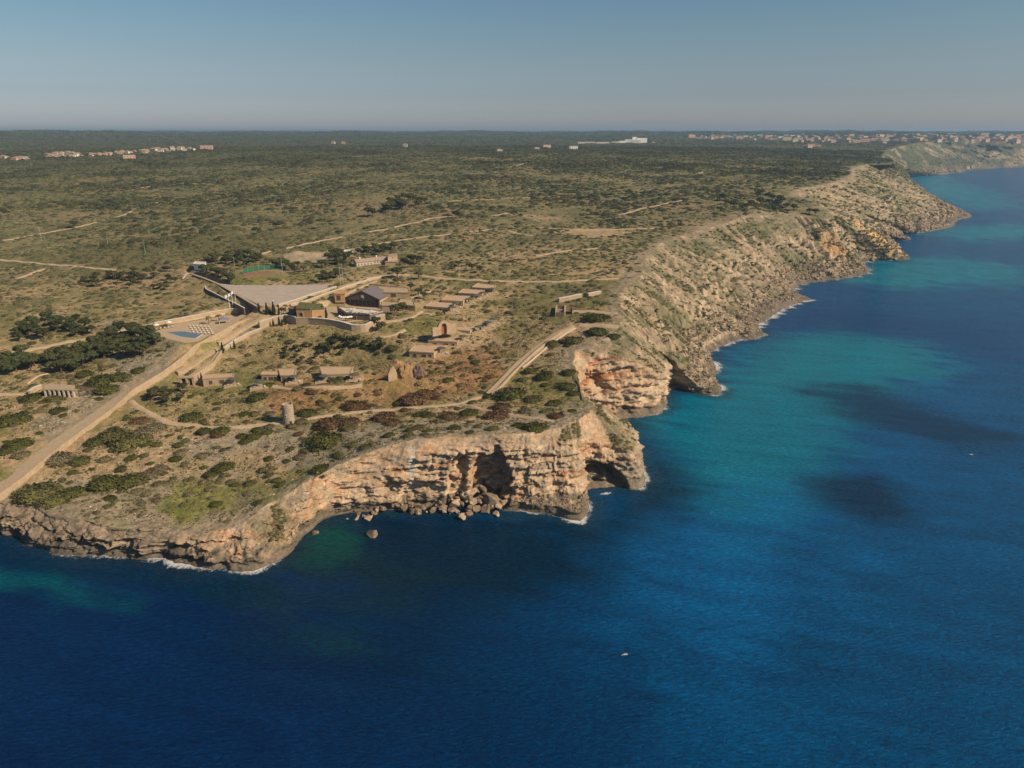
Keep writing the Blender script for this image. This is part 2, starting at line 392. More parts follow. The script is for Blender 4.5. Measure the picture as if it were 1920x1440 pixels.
def G(px, py, zadd=0.0):
    """the point of the ground seen at a place of the photograph"""
    d = ray(px, py); t0 = (CAM_H-105)/-d[2] if d[2] < 0 else 5000
    lo, hi = (100, min(max(t0*1.3, 900), 9000)) if d[2] > -0.05 else (150, (CAM_H)/-d[2])
    for ns in (220, 24, 12):
        ts = np.linspace(lo, hi, ns)
        hz = height(d[0]*ts, d[1]*ts, False) - (CAM_H + d[2]*ts)
        k = np.argmax(hz > 0)
        if hz[k] > 0 and k > 0: lo, hi = ts[k-1], ts[k]
        else: break
    if hz[k] <= 0: k = len(ts)-1
    t = ts[k] if k == 0 else ts[k-1] + (ts[k]-ts[k-1])*(-hz[k-1])/max(hz[k]-hz[k-1], 1e-6)
    return np.array([d[0]*t, d[1]*t, float(height(np.array([d[0]*t]), np.array([d[1]*t]))[0]) + zadd])
def Gp(pts): return [G(*p) for p in pts]

PARADE_Z = 39.5; MOAT_Z = 33.0; POOL_Z = 31.5; COURT_Z = 35.0
parade = [W(a, b_, PARADE_Z) for a, b_ in [(402, 531), (432, 534), (470, 535), (530, 535), (628, 533), (590, 548), (550, 562), (530, 571), (488, 573), (462, 560), (430, 544)]]
moat = [W(a, b_, MOAT_Z) for a, b_ in [(352, 521), (388, 535), (440, 566), (489, 592), (500, 585), (468, 569), (440, 554), (396, 534), (380, 528)]]
pool_pad = [W(a, b_, POOL_Z) for a, b_ in [(282, 625), (330, 608), (400, 596), (440, 590), (462, 593), (420, 612), (372, 640), (345, 643), (310, 635)]]
court = [W(a, b_, COURT_Z) for a, b_ in [(560, 601), (605, 598), (640, 606), (690, 600), (705, 592), (735, 590), (700, 575), (610, 575), (560, 588)]]
tennis_pad = [W(a, b_, 41) for a, b_ in [(435, 512), (510, 501), (545, 506), (535, 520), (455, 522)]]
def hillpx(px, py, z, rx, ry, an, dz):
    p = W(px, py, z); HILLS.append((p[0], p[1], rx, ry, math.radians(an), dz))
hillpx(505, 752, 19, 14, 6, 5, 2.5); hillpx(600, 742, 20, 16, 7, 0, 3.2); hillpx(700, 735, 21, 16, 7, 0, 3.5); hillpx(790, 722, 23, 18, 8, 10, 3.5)
hillpx(330, 745, 19, 9, 8, 0, 2.5); hillpx(870, 700, 26, 16, 8, 20, 2.0)
hillpx(640, 665, 24, 22, 10, 0, -2.5)
hillpx(730, 640, 30, 16, 6, -30, 2.5); hillpx(820, 615, 33, 14, 6, -30, 3.5); hillpx(560, 478, 43, 9, 6, 0, 3.0)
hillpx(705, 700, 23, 6, 5, 0, -7); hillpx(880, 640, 29, 16, 7, -20, 1.5)
FLAT += [(parade, PARADE_Z, 5), (tennis_pad, 41, 6), (pool_pad, POOL_Z, 9), (court, COURT_Z, 4), (moat, MOAT_Z, 2.2)]
# ------------------------------------------------------------ colours of the ground
def px_poly(pts, z=None):
    if z is None: return np.array([G(*p) for p in pts])
    return np.array([W(p[0], p[1], z) for p in pts])
C_TAN = np.array((.33, .23, .125)); C_GRASS = np.array((.125, .112, .035)); C_OLIVE = np.array((.105, .092, .036)); C_ROCK = np.array((.33, .255, .175))
C_GREY = np.array((.31, .25, .175)); C_RED = np.array((.33, .155, .07)); C_LIME = np.array((.17, .17, .03)); C_SCRUB = np.array((.060, .060, .028))
ZONES = [   # polygon in photo coordinates, colour, strength, edge softness (m), noise
 ([(430, 800), (620, 810), (900, 780), (1090, 770), (1090, 790), (950, 812), (760, 828), (600, 890), (450, 860), (300, 850), (250, 830)], C_GREY, .75, 10),
 ([(0, 935), (90, 890), (250, 880), (420, 880), (560, 900), (480, 960), (300, 990), (150, 975), (0, 945)], C_ROCK, .7, 10),
 ([(310, 905), (560, 880), (590, 895), (470, 955), (360, 975), (320, 960)], C_LIME, .75, 9),
 ([(120, 960), (220, 975), (260, 990), (180, 985)], C_LIME, .5, 5),
 ([(320, 965), (380, 985), (400, 1000), (340, 998)], C_LIME, .8, 5),
 ([(200, 600), (330, 640), (330, 680), (240, 700), (200, 680)], C_GREY, .6, 8),
 ([(180, 700), (280, 670), (300, 700), (150, 800), (80, 840), (60, 800)], C_GREY, .7, 8),
 ([(590, 700), (760, 690), (860, 650), (960, 690), (880, 740), (700, 760), (520, 770), (480, 740)], C_RED*0.8+C_TAN*.2, .55, 8),
 ([(870, 655), (935, 645), (945, 690), (880, 735), (850, 720)], C_RED, .5, 6),
 ([(500, 735), (560, 735), (560, 775), (505, 775)], C_RED*0.7+C_TAN*.3, .6, 4),
 ([(530, 475), (590, 470), (625, 476), (600, 492), (530, 490)], np.array((.42, .31, .20)), .95, 2),
 ([(640, 465), (672, 467), (676, 476), (650, 476)], np.array((.42, .31, .20)), .95, 2),
 ([(1040, 430), (1130, 428), (1200, 436), (1130, 446), (1050, 442)], C_TAN*1.15, .9, 5),
 ([(1130, 420), (1400, 412), (1360, 425), (1260, 440), (1180, 440)], C_TAN*0.9, .5, 12),
 ([(800, 525), (1000, 530), (1170, 520), (1170, 560), (1060, 620), (980, 640), (960, 600), (930, 545)], C_OLIVE*1.3, .5, 20),
 ([(880, 290), (1000, 288), (1040, 294), (980, 300), (860, 298)], np.array((.26, .19, .09)), .6, 30),
 ([(640, 290), (770, 290), (790, 296), (650, 297)], np.array((.24, .17, .10)), .6, 25),
 ([(960, 402), (1000, 402), (1080, 412), (1020, 414)], C_TAN*1.1, .8, 8),
 ([(0, 498), (90, 500), (60, 520), (0, 530)], C_TAN*.9, .6, 8),
 ([(430, 540), (300, 590), (250, 600), (280, 580), (380, 560)], C_TAN*.75, .6, 8),
 ([(700, 520), (830, 545), (720, 610), (640, 600), (660, 540)], C_TAN, .6, 6),
 ([(400, 515), (620, 515), (650, 530), (420, 531)], C_GRASS*1.6, .8, 4),
 ([(430, 524), (500, 526), (600, 531), (430, 533)], C_LIME*1.2, .8, 2),
 ([(560, 640), (700, 620), (760, 640), (720, 690), (560, 690), (440, 690), (420, 660)], C_TAN*.7+C_GRASS*.3, .6, 8),
 ([(690, 625), (770, 630), (830, 640), (770, 660), (740, 640)], C_TAN*1.0, .8, 3),
 ([(0, 470), (300, 440), (600, 440), (650, 470), (400, 490), (200, 520), (0, 500)], C_OLIVE*1.15, .6, 30),
]
ZW = [(px_poly(p), c_, s_, e_) for p, c_, s_, e_ in ZONES]
def ground_color(x, y, z, edge):
    R = np.hypot(x, y)
    n1 = fbm(x/60, y/60, 3.1, 4); n2 = fbm(x/14, y/14, 5.5, 4); n3 = fbm(x/180, y/180, 8.2, 3)
    t = sstep(-.5, .6, n1*.6 + n2*.5)[..., None]
    near = C_TAN*1.18 + t*(C_GRASS*1.5-C_TAN*1.18)
    t2 = sstep(-.35, .5, n2*.7 + n1*.35)[..., None]
    mid = np.array((.225, .185, .085))*(1-t2) + t2*np.array((.13, .118, .058)); q3 = (sstep(.15, .6, n3)*.55)[..., None]; mid = mid + (C_TAN*.8-mid)*q3
    k = sstep(380, 760, R + 120*n1)[..., None]
    c = near*(1-k) + mid*k
    f = sstep(1000, 2000, R)[..., None]; c = c*(1-f) + f*(C_SCRUB*1.3 + .012*t2)
    for poly, cc, s_, e_ in ZW:
        m = (x > poly[:, 0].min()-3*e_) & (x < poly[:, 0].max()+3*e_) & (y > poly[:, 1].min()-3*e_) & (y < poly[:, 1].max()+3*e_)
        if not m.any(): continue
        d = sdist(x[m], y[m], poly) + e_*(1.1*n2[m] + .6*n1[m])
        kk = (s_*sstep(-e_*.6, e_*.6, d))[:, None]
        c[m] = c[m]*(1-kk) + cc*kk
    r = sstep(16, -2, edge + 9*n2 + np.clip(R/150, 0, 4)*2*n1)[..., None]*.75     # bare rock along the cliff edge
    c = c*(1-r) + C_ROCK*r
    c = c*(1+.30*fbm(x/2.3, y/2.3, 1.9, 3)*sstep(900, 500, R))[..., None]
    return c
def polar(az, rr):
    A, R_ = np.meshgrid(az, rr); return R_*np.sin(A), R_*np.cos(A)

# ------------------------------------------------------------ ground sheet
az = np.radians(np.r_[np.linspace(-88, -43, 30), np.linspace(-41, 41, 880), np.linspace(43, 88, 30)])
rr = [195.]
while rr[-1] < 16000: rr.append(rr[-1] + min(max(0.9, rr[-1]**2*0.8e-5), rr[-1]*.02))
rr += [20000, 30000, 45000]
X, Y = polar(az, np.array(rr))
edge = sdist(X, Y, TOP)
Z = height(X, Y)
R0 = np.hypot(X, Y)
# beyond the frame's left the shore goes on; outside the top edge the sheet dips under the cliff mesh
Z = np.where(edge < 2.5, Z - .5 - np.clip(-(edge)*1.2, 0, 400), Z)
Z = np.where(R0 > 2300, Z + 2.0*fbm(X/26, Y/26, 4.4, 2)*sstep(2300, 3500, R0), Z)
cg = ground_color(X.ravel(), Y.ravel(), Z.ravel(), edge.ravel())
fc = grid_faces(*X.shape); marg = np.maximum(1.0, R0*.002)
ok = (edge > -marg).ravel(); fc = fc[ok[fc].all(1)]
ground = mesh_obj("ground", np.stack([X, Y, Z], -1).reshape(-1, 3), fc[:, ::-1], MLAND, col=cg)
ground["kind"] = "structure"

# ------------------------------------------------------------ cliffs and coastal slopes, one sheet that follows the shore
NT = 96; EXT = 8
tt = np.linspace(0, 1, NT)
Bd = TS[:, :2] - BS; L = np.linalg.norm(Bd, axis=1); inn = Bd/L[:, None]
# smoothed inward direction
ker = np.ones(15)/15
inn = np.stack([np.convolve(np.pad(inn[:, k], 7, 'edge'), ker, 'valid') for k in (0, 1)], 1); inn /= np.linalg.norm(inn, axis=1)[:, None]
tg = np.gradient(BS, axis=0); tg /= np.linalg.norm(tg, axis=1)[:, None] + 1e-9
nrm = np.stack([-tg[:, 1], tg[:, 0]], 1)
nrm *= np.sign((nrm*inn).sum(1))[:, None]      # inland
nrm = np.stack([np.convolve(np.pad(nrm[:, k], 15, 'edge'), np.ones(31)/31, 'valid') for k in (0, 1)], 1); nrm /= np.linalg.norm(nrm, axis=1)[:, None] + 1e-9
Q = np.zeros((NT, NS)); PZ = np.zeros((NT, NS))
for j in range(NS):
    pc, qc, be = KS[j]; zt = TS[j, 2]
    lp_ = min(.35, (2.6 if zt < 15 else 3.4)/zt); be = min(be, .8)
    if be > .02:
        kq = [0, .05, be, be + (1-be)*qc, 1]; kp = [0, lp_, lp_*1.25, max(pc, lp_*1.3), 1]
    else:
        kq = [0, .04, .06, max(qc, .08), 1]; kp = [0, lp_*.8, lp_, max(pc, lp_*1.3), 1]
    # arc-length resample so that rows are spaced evenly over the surface
    hq = np.array(kq)*L[j]; hp = np.array(kp)*zt
    s_ = np.r_[0, np.cumsum(np.hypot(np.diff(hq), np.diff(hp)))]
    Q[:, j] = np.interp(tt*s_[-1], s_, hq)/L[j]; PZ[:, j] = np.interp(tt*s_[-1], s_, hp)
ks = np.array([1, 2, 3, 2, 1])/9.
for k in range(NT):
    PZ[k] = np.convolve(np.pad(PZ[k], 2, 'edge'), ks, 'valid'); Q[k] = np.convolve(np.pad(Q[k], 2, 'edge'), ks, 'valid')
CX = BS[None, :, 0] + Q*Bd[None, :, 0]; CY = BS[None, :, 1] + Q*Bd[None, :, 1]; CZ = PZ.copy()
RC = np.hypot(CX, CY); A = ARC[None, :] + 0*CX; T = tt[:, None] + 0*CX
# steepness: how much of a wall this is
gz = np.gradient(CZ, axis=0); gh = np.hypot(np.gradient(CX, axis=0), np.gradient(CY, axis=0)) + 1e-6
steep = sstep(.8, 2.5, gz/gh)
for k in range(3): steep[1:-1] = (steep[:-2] + steep[1:-1] + steep[2:])/3
steep = np.apply_along_axis(lambda v: np.convolve(np.pad(v, 4, 'edge'), np.ones(9)/9, 'valid'), 1, steep)
sc = np.clip(RC/300, 1, 4)
fade = np.sin(np.pi*np.clip(T, 0, 1))**.5*np.clip(L[None, :]/8, .3, 1.0)
# walls: strata ledges, fissures, hollows (positive = cut inland)
zs = CZ + 1.2*pn(A/40, 3.3) + .6*fbm(A/12, CZ/10, .3, 2) + .02*A*0
st = pn(zs/2.9, A/45., 7.7)*1.0 + pn(zs/1.05, A/22., 2.1)*.45 + pn(zs/.5, A/20., 6.1)*.3
fis = -np.abs(pn(A/13. + .3*fbm(A/9, zs/9, 1., 3), zs/22., 4.))*3.0 - np.abs(pn(A/3.1, zs/9., 14.))*0.5
zb = CZ*28/np.maximum(TS[None, :, 2], 15) + 2.0*pn(A/45, 4.4) + .5*pn(A/9, 2.2)
bed = sum(a_*np.exp(-((zb-z_)/.42)**2) for z_, a_ in ((12.5, 1.0), (18.4, 1.3), (24.6, 1.0)))*(.6+.5*pn(A/18., 9.))
hol = sstep(.15, .75, pn(A/16, zs/9, 9.2))*3.5
bq = fbm(CX/5.5, CY/5.5, CZ/2.8, 5, .6); blk = bq*1.1 - 1.3*np.abs(fbm(CX/2.6, CY/2.6, CZ/2.2, 3)) + 1.0*np.round(1.8*pn(A/8., zs/1.6, 2.))
D = steep*(st*.8 + bed + fis + .8 + hol + blk*1.0)*np.clip(sc, 1, 2)
# notch eaten by the waves, at the waterline of the walls
D += steep*np.exp(-((CZ-1.6)/1.4)**2)*1.6
D += (1-steep)*(.25*fbm(CX/3, CY/3, CZ/3, 3))
leftc = sstep(19, 12, US)[None, :]
D += leftc*(1.5*fbm(CX/7, CY/7, CZ/1.3, 5, .6) + .8*np.round(1.6*pn(A/9., CZ/1.1, 8.)) - 1.3*np.abs(pn(A/12., CZ/5., 3.)) + 2.2*sstep(.0, .5, pn(A/14., CZ/2.2, 5.)))
def cave(px, py, z, w_, h_, depth):
    global D
    p = W(px, py, z); dx = CX-p[0]; dy = CY-p[1]
    j = np.argmin(np.hypot(BS[:, 0]-p[0], BS[:, 1]-p[1])); a0 = ARC[j]
    r = ((A-a0)/w_)**2 + (np.clip(CZ-z, 0, 99)/h_)**2
    near = np.hypot(dx, dy) < 60
    wob = 1 + .5*fbm(A/6., CZ/5., 3.+px)
    D = np.where(near, D + depth*(.85+.5*fbm(A/4, CZ/2.2, 9.))*sstep(1.25, .7, r*wob), D)
cave(1133, 917, 0, 10, 10.5, 16)        # arch in the headland
cave(1280, 728, 0, 13, 9, 9)            # dark cave in the second cliff
cave(950, 905, 4, 9, 18, 9); cave(905, 905, 2, 5, 13, 5)            # shaded alcove
cave(855, 900, 16, 3.5, 6, 3.5); cave(770, 900, 5, 5, 6, 2.5)
cave(1225, 760, 1, 3, 8, 5); cave(1160, 775, 0, 4.5, 8, 3)
cave(545, 1000, 2.8, 4.5, 2.6, 3); cave(1395, 632, 0, 6, 6, 4); cave(1555, 526, 0, 9, 7, 5); cave(1345, 650, 0, 4, 5, 3)
cave(330, 1050, 2, 12, 4, 2.5); cave(120, 1035, 2, 9, 3, 2)
CX += nrm[None, :, 0]*D*fade; CY += nrm[None, :, 1]*D*fade
CZ += (1-steep)*fade*(.7*fbm(CX/9, CY/9, 2., 4)*np.clip(sc, 1, 3))
# gullies and ribs that run down the long slopes
rib = pn(A/7. + 1.5*T + 2*pn(A/60., T*2), T*1.2, 5.)*1.6 + pn(A/3.1 + 3*T, T*2.5, 8.)*.7 + pn(A/26. + T, T, 3.)*4.
slope = (1-steep)*sstep(24, 45, L)[None, :]*np.sin(np.pi*np.clip(T*.96+.04, 0, 1))
CZ += slope*rib*.6
zq = CZ/4.6 + 1.3*fbm(CX/26, CY/26, 4., 3) + .2*fbm(CX/6, CY/6, 4., 2); frq = zq - np.floor(zq); tmask = slope*sstep(-.35, .3, pn(A/45., T*3., 55.))
CZ += .85*tmask*(sstep(.5, .95, frq)-frq)*4.6
crag = fbm(CX/9, CY/9, CZ/9, 5, .62); CZ += slope*2.2*np.abs(crag) + slope*1.4*np.round(1.4*pn(CX/10, CY/10, 7.)) - slope*2.0*np.abs(pn(A/16 + 1.2*T, T*2., 31.))
# outcrop bands near the top of the slopes and boulders of the shore
CZ += slope*sstep(.80, .93, T)*1.8*np.abs(pn(A/5., T*14., 1.)) + slope*sstep(.22, .05, T)*1.5*fbm(CX/5, CY/5, 3.3, 4)
bench = (PZ < 5.5)*(1-steep)
CZ += bench*fade*1.1*fbm(CX/3.5, CY/3.5, 6.6, 5, .6)
CZ += leftc*fade*(1-steep)*(1.1*fbm(CX/5, CY/5, 2.6, 5, .6) + .35*np.round(1.5*pn(CX/8, CY/8, 1.)))
nearinc = (sstep(62, 54, US)*sstep(10, 14, US))[None, :]; CZ += nearinc*fade*(1-steep)*(.8*np.abs(fbm(CX/6, CY/6, CZ/2., 4)) + .5*pn(CZ/1.3, A/20.))
CZ[1:] = np.where(CZ[1:] < .25, .25 + 0*CZ[1:], CZ[1:]); CZ[0] = -3
CX[0] -= nrm[:, 0]*1.0; CY[0] -= nrm[:, 1]*1.0
# inland lip
ex = np.arange(1, EXT+1)[:, None]*np.maximum(.9, np.linalg.norm(TS[:, :2], axis=1)*.003)[None, :]
EX = CX[-1][None] + inn[None, :, 0]*ex; EY = CY[-1][None] + inn[None, :, 1]*ex
EZ = height(EX, EY) + .12 + .25*fbm(EX/2., EY/2., 1., 3)
tz = height(CX[-1], CY[-1]); kb = sstep(.8, 1, T[:-1])
CZ[-1] = tz + .2
lastrow = CZ[-1] - PZ[-1]
CZ[:-1] += kb*lastrow[None]*.8
EZ[-1] -= .8
def cliff_color(x, y, z, a, stp, tq, zs_):
    n = fbm(x/7, y/7, z/4, 4); nb = pn(zs_/2.3, a/160., 1.3); nb2 = pn(zs_/.9, a/60., 4.); big = fbm(a/45, z/16, 3.3, 3)
    cream = np.array((.50, .365, .24)); orange = np.array((.47, .265, .135)); grey = np.array((.27, .215, .16)); dark = np.array((.135, .112, .085)); redd = np.array((.36, .12, .05))
    c = cream + (orange-cream)*(sstep(.0, .8, big + .4*nb)[..., None]*.7)
    c = c + (grey-c)*(sstep(.05, .7, n*.8 - big*.4)[..., None]*.75)
    c = c + (redd-c)*(sstep(.42, .62, nb2 + .3*n)[..., None]*.4)
    zb_ = zb.ravel()
    for z_ in (12.5, 18.4, 24.6): c = c + (redd*.9-c)*(np.exp(-((zb_-z_)/.5)**2)*np.clip(.55+.8*pn(a/25., z_), 0, .9))[..., None]
    return c, cream, grey, dark, n, big
xf, yf, zf, af, sf, tf, zz = [q.ravel() for q in (CX, CY, CZ, A, steep, T, zs)]
cw, cream, grey, dark, n_, big_ = cliff_color(xf, yf, zf, af, sf, tf, zz)
Lf = (L[None, :] + 0*CX).ravel()
cl_fine = .5*fbm(xf/1.6, yf/1.6, zf/1.1, 3) + .35*pn(zz/.55, af/9.)
# slopes: pale scree and grey rock with strips of olive scrub running down
stripe = pn(af/4.5 + 2.5*tf, tf*3, 11.)*.7 + pn(af/12. + 1.5*tf, tf*2, 12.)*.8 + .35*n_
cs = np.array((.31, .23, .15))*np.ones((len(af), 3))
cr_ = np.abs(crag.ravel()); cs = cs*(.72+1.1*np.clip(cr_, 0, .6))[:, None]; cs = cs*(1+.30*fbm(xf/11, yf/11, zf/6, 4)[:, None]); cs = cs + (np.array((.13, .125, .062))-cs)*(sstep(-.35, .5, fbm(af/38., tf*3., 21., 4))*.75)[:, None]; gq = sstep(-.1, .4, stripe)[:, None]*sstep(1., .88, tf)[:, None]*sstep(.05, .3, tf)[:, None]
cs = cs + (np.array((.105, .105, .045))-cs)*gq*.9
cs = cs + (np.array((.20, .15, .115))-cs)*(sstep(.25, .03, tf)*.7)[:, None]
lg = (tmask*sstep(.45, .6, frq)*sstep(1., .9, frq)).ravel()[:, None]; cs = cs + (np.array((.44, .33, .22))*(1+.4*n_[:, None])-cs)*lg*.75
cs = cs + (C_RED*1.0-cs)*(sstep(.55, .8, big_)*.35)[:, None]
short = sstep(30, 12, Lf)[:, None]      # near cliffs: rocky incline in place of scree
inc = cream*.95 + (np.array((.50, .30, .17))-cream*.95)*sstep(-.3, .5, n_)[:, None]
inc = inc + (grey*.95-inc)*(sstep(.2, .6, -n_)*.6)[:, None]
cs = cs*(1-short) + inc*short
fr_ = sstep(1500, 2200, np.hypot(xf, yf))[:, None]; cs = cs + (np.array((.075, .085, .05))-cs)*fr_*(sstep(-.45, .25, fbm(xf/130, yf/130, zf/40, 4))*.9)[:, None]
cl = cs*(1-sf[:, None]) + cw*sf[:, None]
cl = cl*(1+.42*np.clip(cl_fine, -1, 1))[:, None]*(1-.35*sstep(.3, 1.6, -D.ravel()*sf*-1)[:, None]*0)
# left foreground shore is grey weathered limestone
lf = (sstep(440, 330, (US*0+np.interp(US, np.arange(len(CO)), [a_[0][0] for a_ in CO])))[None, :] + 0*CX).ravel()
lf = np.where((US[None, :] + 0*CX).ravel() < 16, lf, 0)
cl = cl + (np.array((.25, .195, .135))*(1+.55*n_[:, None])-cl)*(lf*.75)[:, None]
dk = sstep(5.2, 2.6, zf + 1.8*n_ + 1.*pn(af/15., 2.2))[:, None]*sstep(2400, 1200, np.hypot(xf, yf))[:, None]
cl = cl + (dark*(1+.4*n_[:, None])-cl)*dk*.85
tipd = np.hypot(xf-W(1180, 905)[0], yf-W(1180, 905)[1])
cl = cl + (np.array((.24, .195, .14))-cl)*(sstep(28, 12, tipd)*sstep(15, 9, zf)*.6)[:, None]
oc = np.hypot(xf-W(1645, 468, 9)[0], yf-W(1645, 468, 9)[1]); cl = cl + (np.array((.60, .37, .16))*(1+.3*n_[:, None])-cl)*(sstep(44, 28, oc + 8*n_)*sstep(3, 6, zf))[:, None]*.9
oc = np.hypot(xf-W(1562, 492, 9)[0], yf-W(1562, 492, 9)[1]); cl = cl + (np.array((.50, .30, .14))-cl)*(sstep(20, 10, oc + 8*n_)*sstep(3, 6, zf))[:, None]*.8
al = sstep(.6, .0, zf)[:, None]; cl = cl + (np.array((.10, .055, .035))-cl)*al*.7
ws = np.hypot(xf-W(772, 870, 18)[0], yf-W(772, 870, 18)[1]); cl = cl + (np.array((.62, .56, .47))-cl)*(sstep(2.6, 1.2, ws + n_)*sstep(6, 9, zf)*.8)[:, None]
ce = ground_color(EX.ravel(), EY.ravel(), EZ.ravel(), (ex + 0*EX).ravel()*.6)
V = np.concatenate([np.stack([CX, CY, CZ], -1), np.stack([EX, EY, EZ], -1)]).reshape(-1, 3)
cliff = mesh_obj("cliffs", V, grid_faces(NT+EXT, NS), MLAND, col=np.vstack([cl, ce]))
cliff["kind"] = "structure"

CLT, CLL, CLS, CLSTR = T.copy(), L.copy(), steep.copy(), stripe.reshape(NT, NS).copy()
CLX, CLY, CLZ = CX.copy(), CY.copy(), CZ.copy()
# ------------------------------------------------------------ sea
rs = [.5, 40., 80, 120, 150]
while rs[-1] < 9000: rs.append(rs[-1] + min(max(1.0, rs[-1]**2*1.2e-5), rs[-1]*.02))
rs += [12000, 20000, 40000, 90000]
azs = np.radians(np.r_[np.linspace(-180, -46, 60), np.linspace(-44, 44, 560), np.linspace(46, 180, 60)])
X, Y = polar(azs, np.array(rs)); xs, ys = X.ravel(), Y.ravel(); Rs = np.hypot(xs, ys)
ca_, sa_ = math.cos(-.28), math.sin(-.28); xr_ = xs*ca_ + ys*sa_; yr_ = -xs*sa_ + ys*ca_; sn = fbm(xr_/85, yr_/26, 2., 5); swl = fbm(xr_/60, yr_/7, 4., 3); sn2 = fbm(xs/160, ys/160, 6., 3); sn3 = fbm(xr_/24, yr_/9, 1., 4)
DEEP = np.array((.0, .027, .105)); MID = np.array((.0, .082, .215)); TURQ = np.array((.0, .20, .29)); GREEN = np.array((.003, .075, .065)); DARK = np.array((.0, .019, .042)); NAVY = np.array((.0, .030, .082))
cl = DEEP + (MID-DEEP)*(sstep(-.5, .7, sn2*.15 + xs/200. + (ys-150)/400. - .1)*1.0)[:, None]
SEAZ = [
 ([(1215, 1300), (1240, 1000), (1230, 850), (1260, 760), (1420, 640), (1740, 640), (1920, 760), (1930, 900), (1700, 1020), (1560, 1200), (1400, 1330)], MID*1.2, .8, 45),
 ([(1190, 800), (1260, 760), (1420, 640), (1500, 630), (1740, 650), (1700, 720), (1600, 780), (1540, 860), (1480, 960), (1400, 1020), (1310, 960), (1235, 850)], TURQ, .85, 22),
 ([(1420, 650), (1560, 615), (1720, 640), (1760, 700), (1560, 720), (1420, 720)], TURQ, .9, 20),
 ([(1240, 960), (1480, 940), (1560, 1080), (1380, 1180), (1250, 1080)], MID*1.7, .6, 30),
 ([(1560, 520), (1640, 490), (1800, 480), (1920, 500), (1920, 530), (1700, 545)], TURQ, .95, 30),
 ([(1740, 430), (1900, 420), (1980, 440), (1800, 452)], TURQ, .95, 40),
 ([(1700, 335), (1760, 330), (1850, 360), (1900, 385), (1830, 395), (1760, 370)], TURQ, .9, 60),
 ([(1490, 730), (1620, 725), (1800, 780), (1940, 830), (1800, 850), (1640, 800)], NAVY, .8, 16),
 ([(1530, 900), (1640, 885), (1700, 930), (1720, 980), (1640, 985), (1550, 940)], NAVY*.85, .85, 10),
 ([(1420, 660), (1480, 560), (1700, 590), (1920, 620), (1920, 680), (1700, 640), (1500, 620)], DEEP*1.5, .5, 25),
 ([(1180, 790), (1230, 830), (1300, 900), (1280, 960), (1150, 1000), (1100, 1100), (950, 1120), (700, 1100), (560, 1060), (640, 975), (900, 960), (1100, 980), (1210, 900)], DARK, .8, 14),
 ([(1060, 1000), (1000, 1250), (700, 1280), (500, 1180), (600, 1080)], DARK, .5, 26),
 ([(560, 1050), (590, 990), (640, 985), (680, 1010), (620, 1070)], GREEN, .9, 6),
 ([(-100, 1060), (120, 1080), (270, 1130), (260, 1150), (60, 1120), (-100, 1110)], np.array((.0, .115, .14)), .8, 6),
 ([(560, 1180), (680, 1130), (700, 1170), (600, 1210)], np.array((.0, .05, .07)), .35, 12),
 ([(540, 1060), (700, 1040), (820, 1080), (700, 1150), (500, 1120)], np.array((.01, .04, .05)), .4, 16),
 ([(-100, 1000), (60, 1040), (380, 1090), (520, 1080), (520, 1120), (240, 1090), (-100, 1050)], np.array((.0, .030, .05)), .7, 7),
]
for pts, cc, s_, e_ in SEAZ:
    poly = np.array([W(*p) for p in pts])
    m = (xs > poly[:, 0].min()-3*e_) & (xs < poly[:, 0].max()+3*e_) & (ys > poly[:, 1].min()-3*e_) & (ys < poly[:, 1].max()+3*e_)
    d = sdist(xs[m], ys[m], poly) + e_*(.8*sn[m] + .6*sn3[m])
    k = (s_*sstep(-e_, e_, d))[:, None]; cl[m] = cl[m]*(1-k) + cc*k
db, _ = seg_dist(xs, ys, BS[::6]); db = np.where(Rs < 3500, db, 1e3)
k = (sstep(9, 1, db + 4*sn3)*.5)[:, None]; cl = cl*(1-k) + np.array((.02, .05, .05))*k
cl *= 1.16*(1 + .10*sn3 + .14*swl)[:, None]
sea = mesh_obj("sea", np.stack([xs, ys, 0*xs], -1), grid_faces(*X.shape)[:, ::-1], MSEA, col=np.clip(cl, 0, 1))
sea["kind"] = "structure"
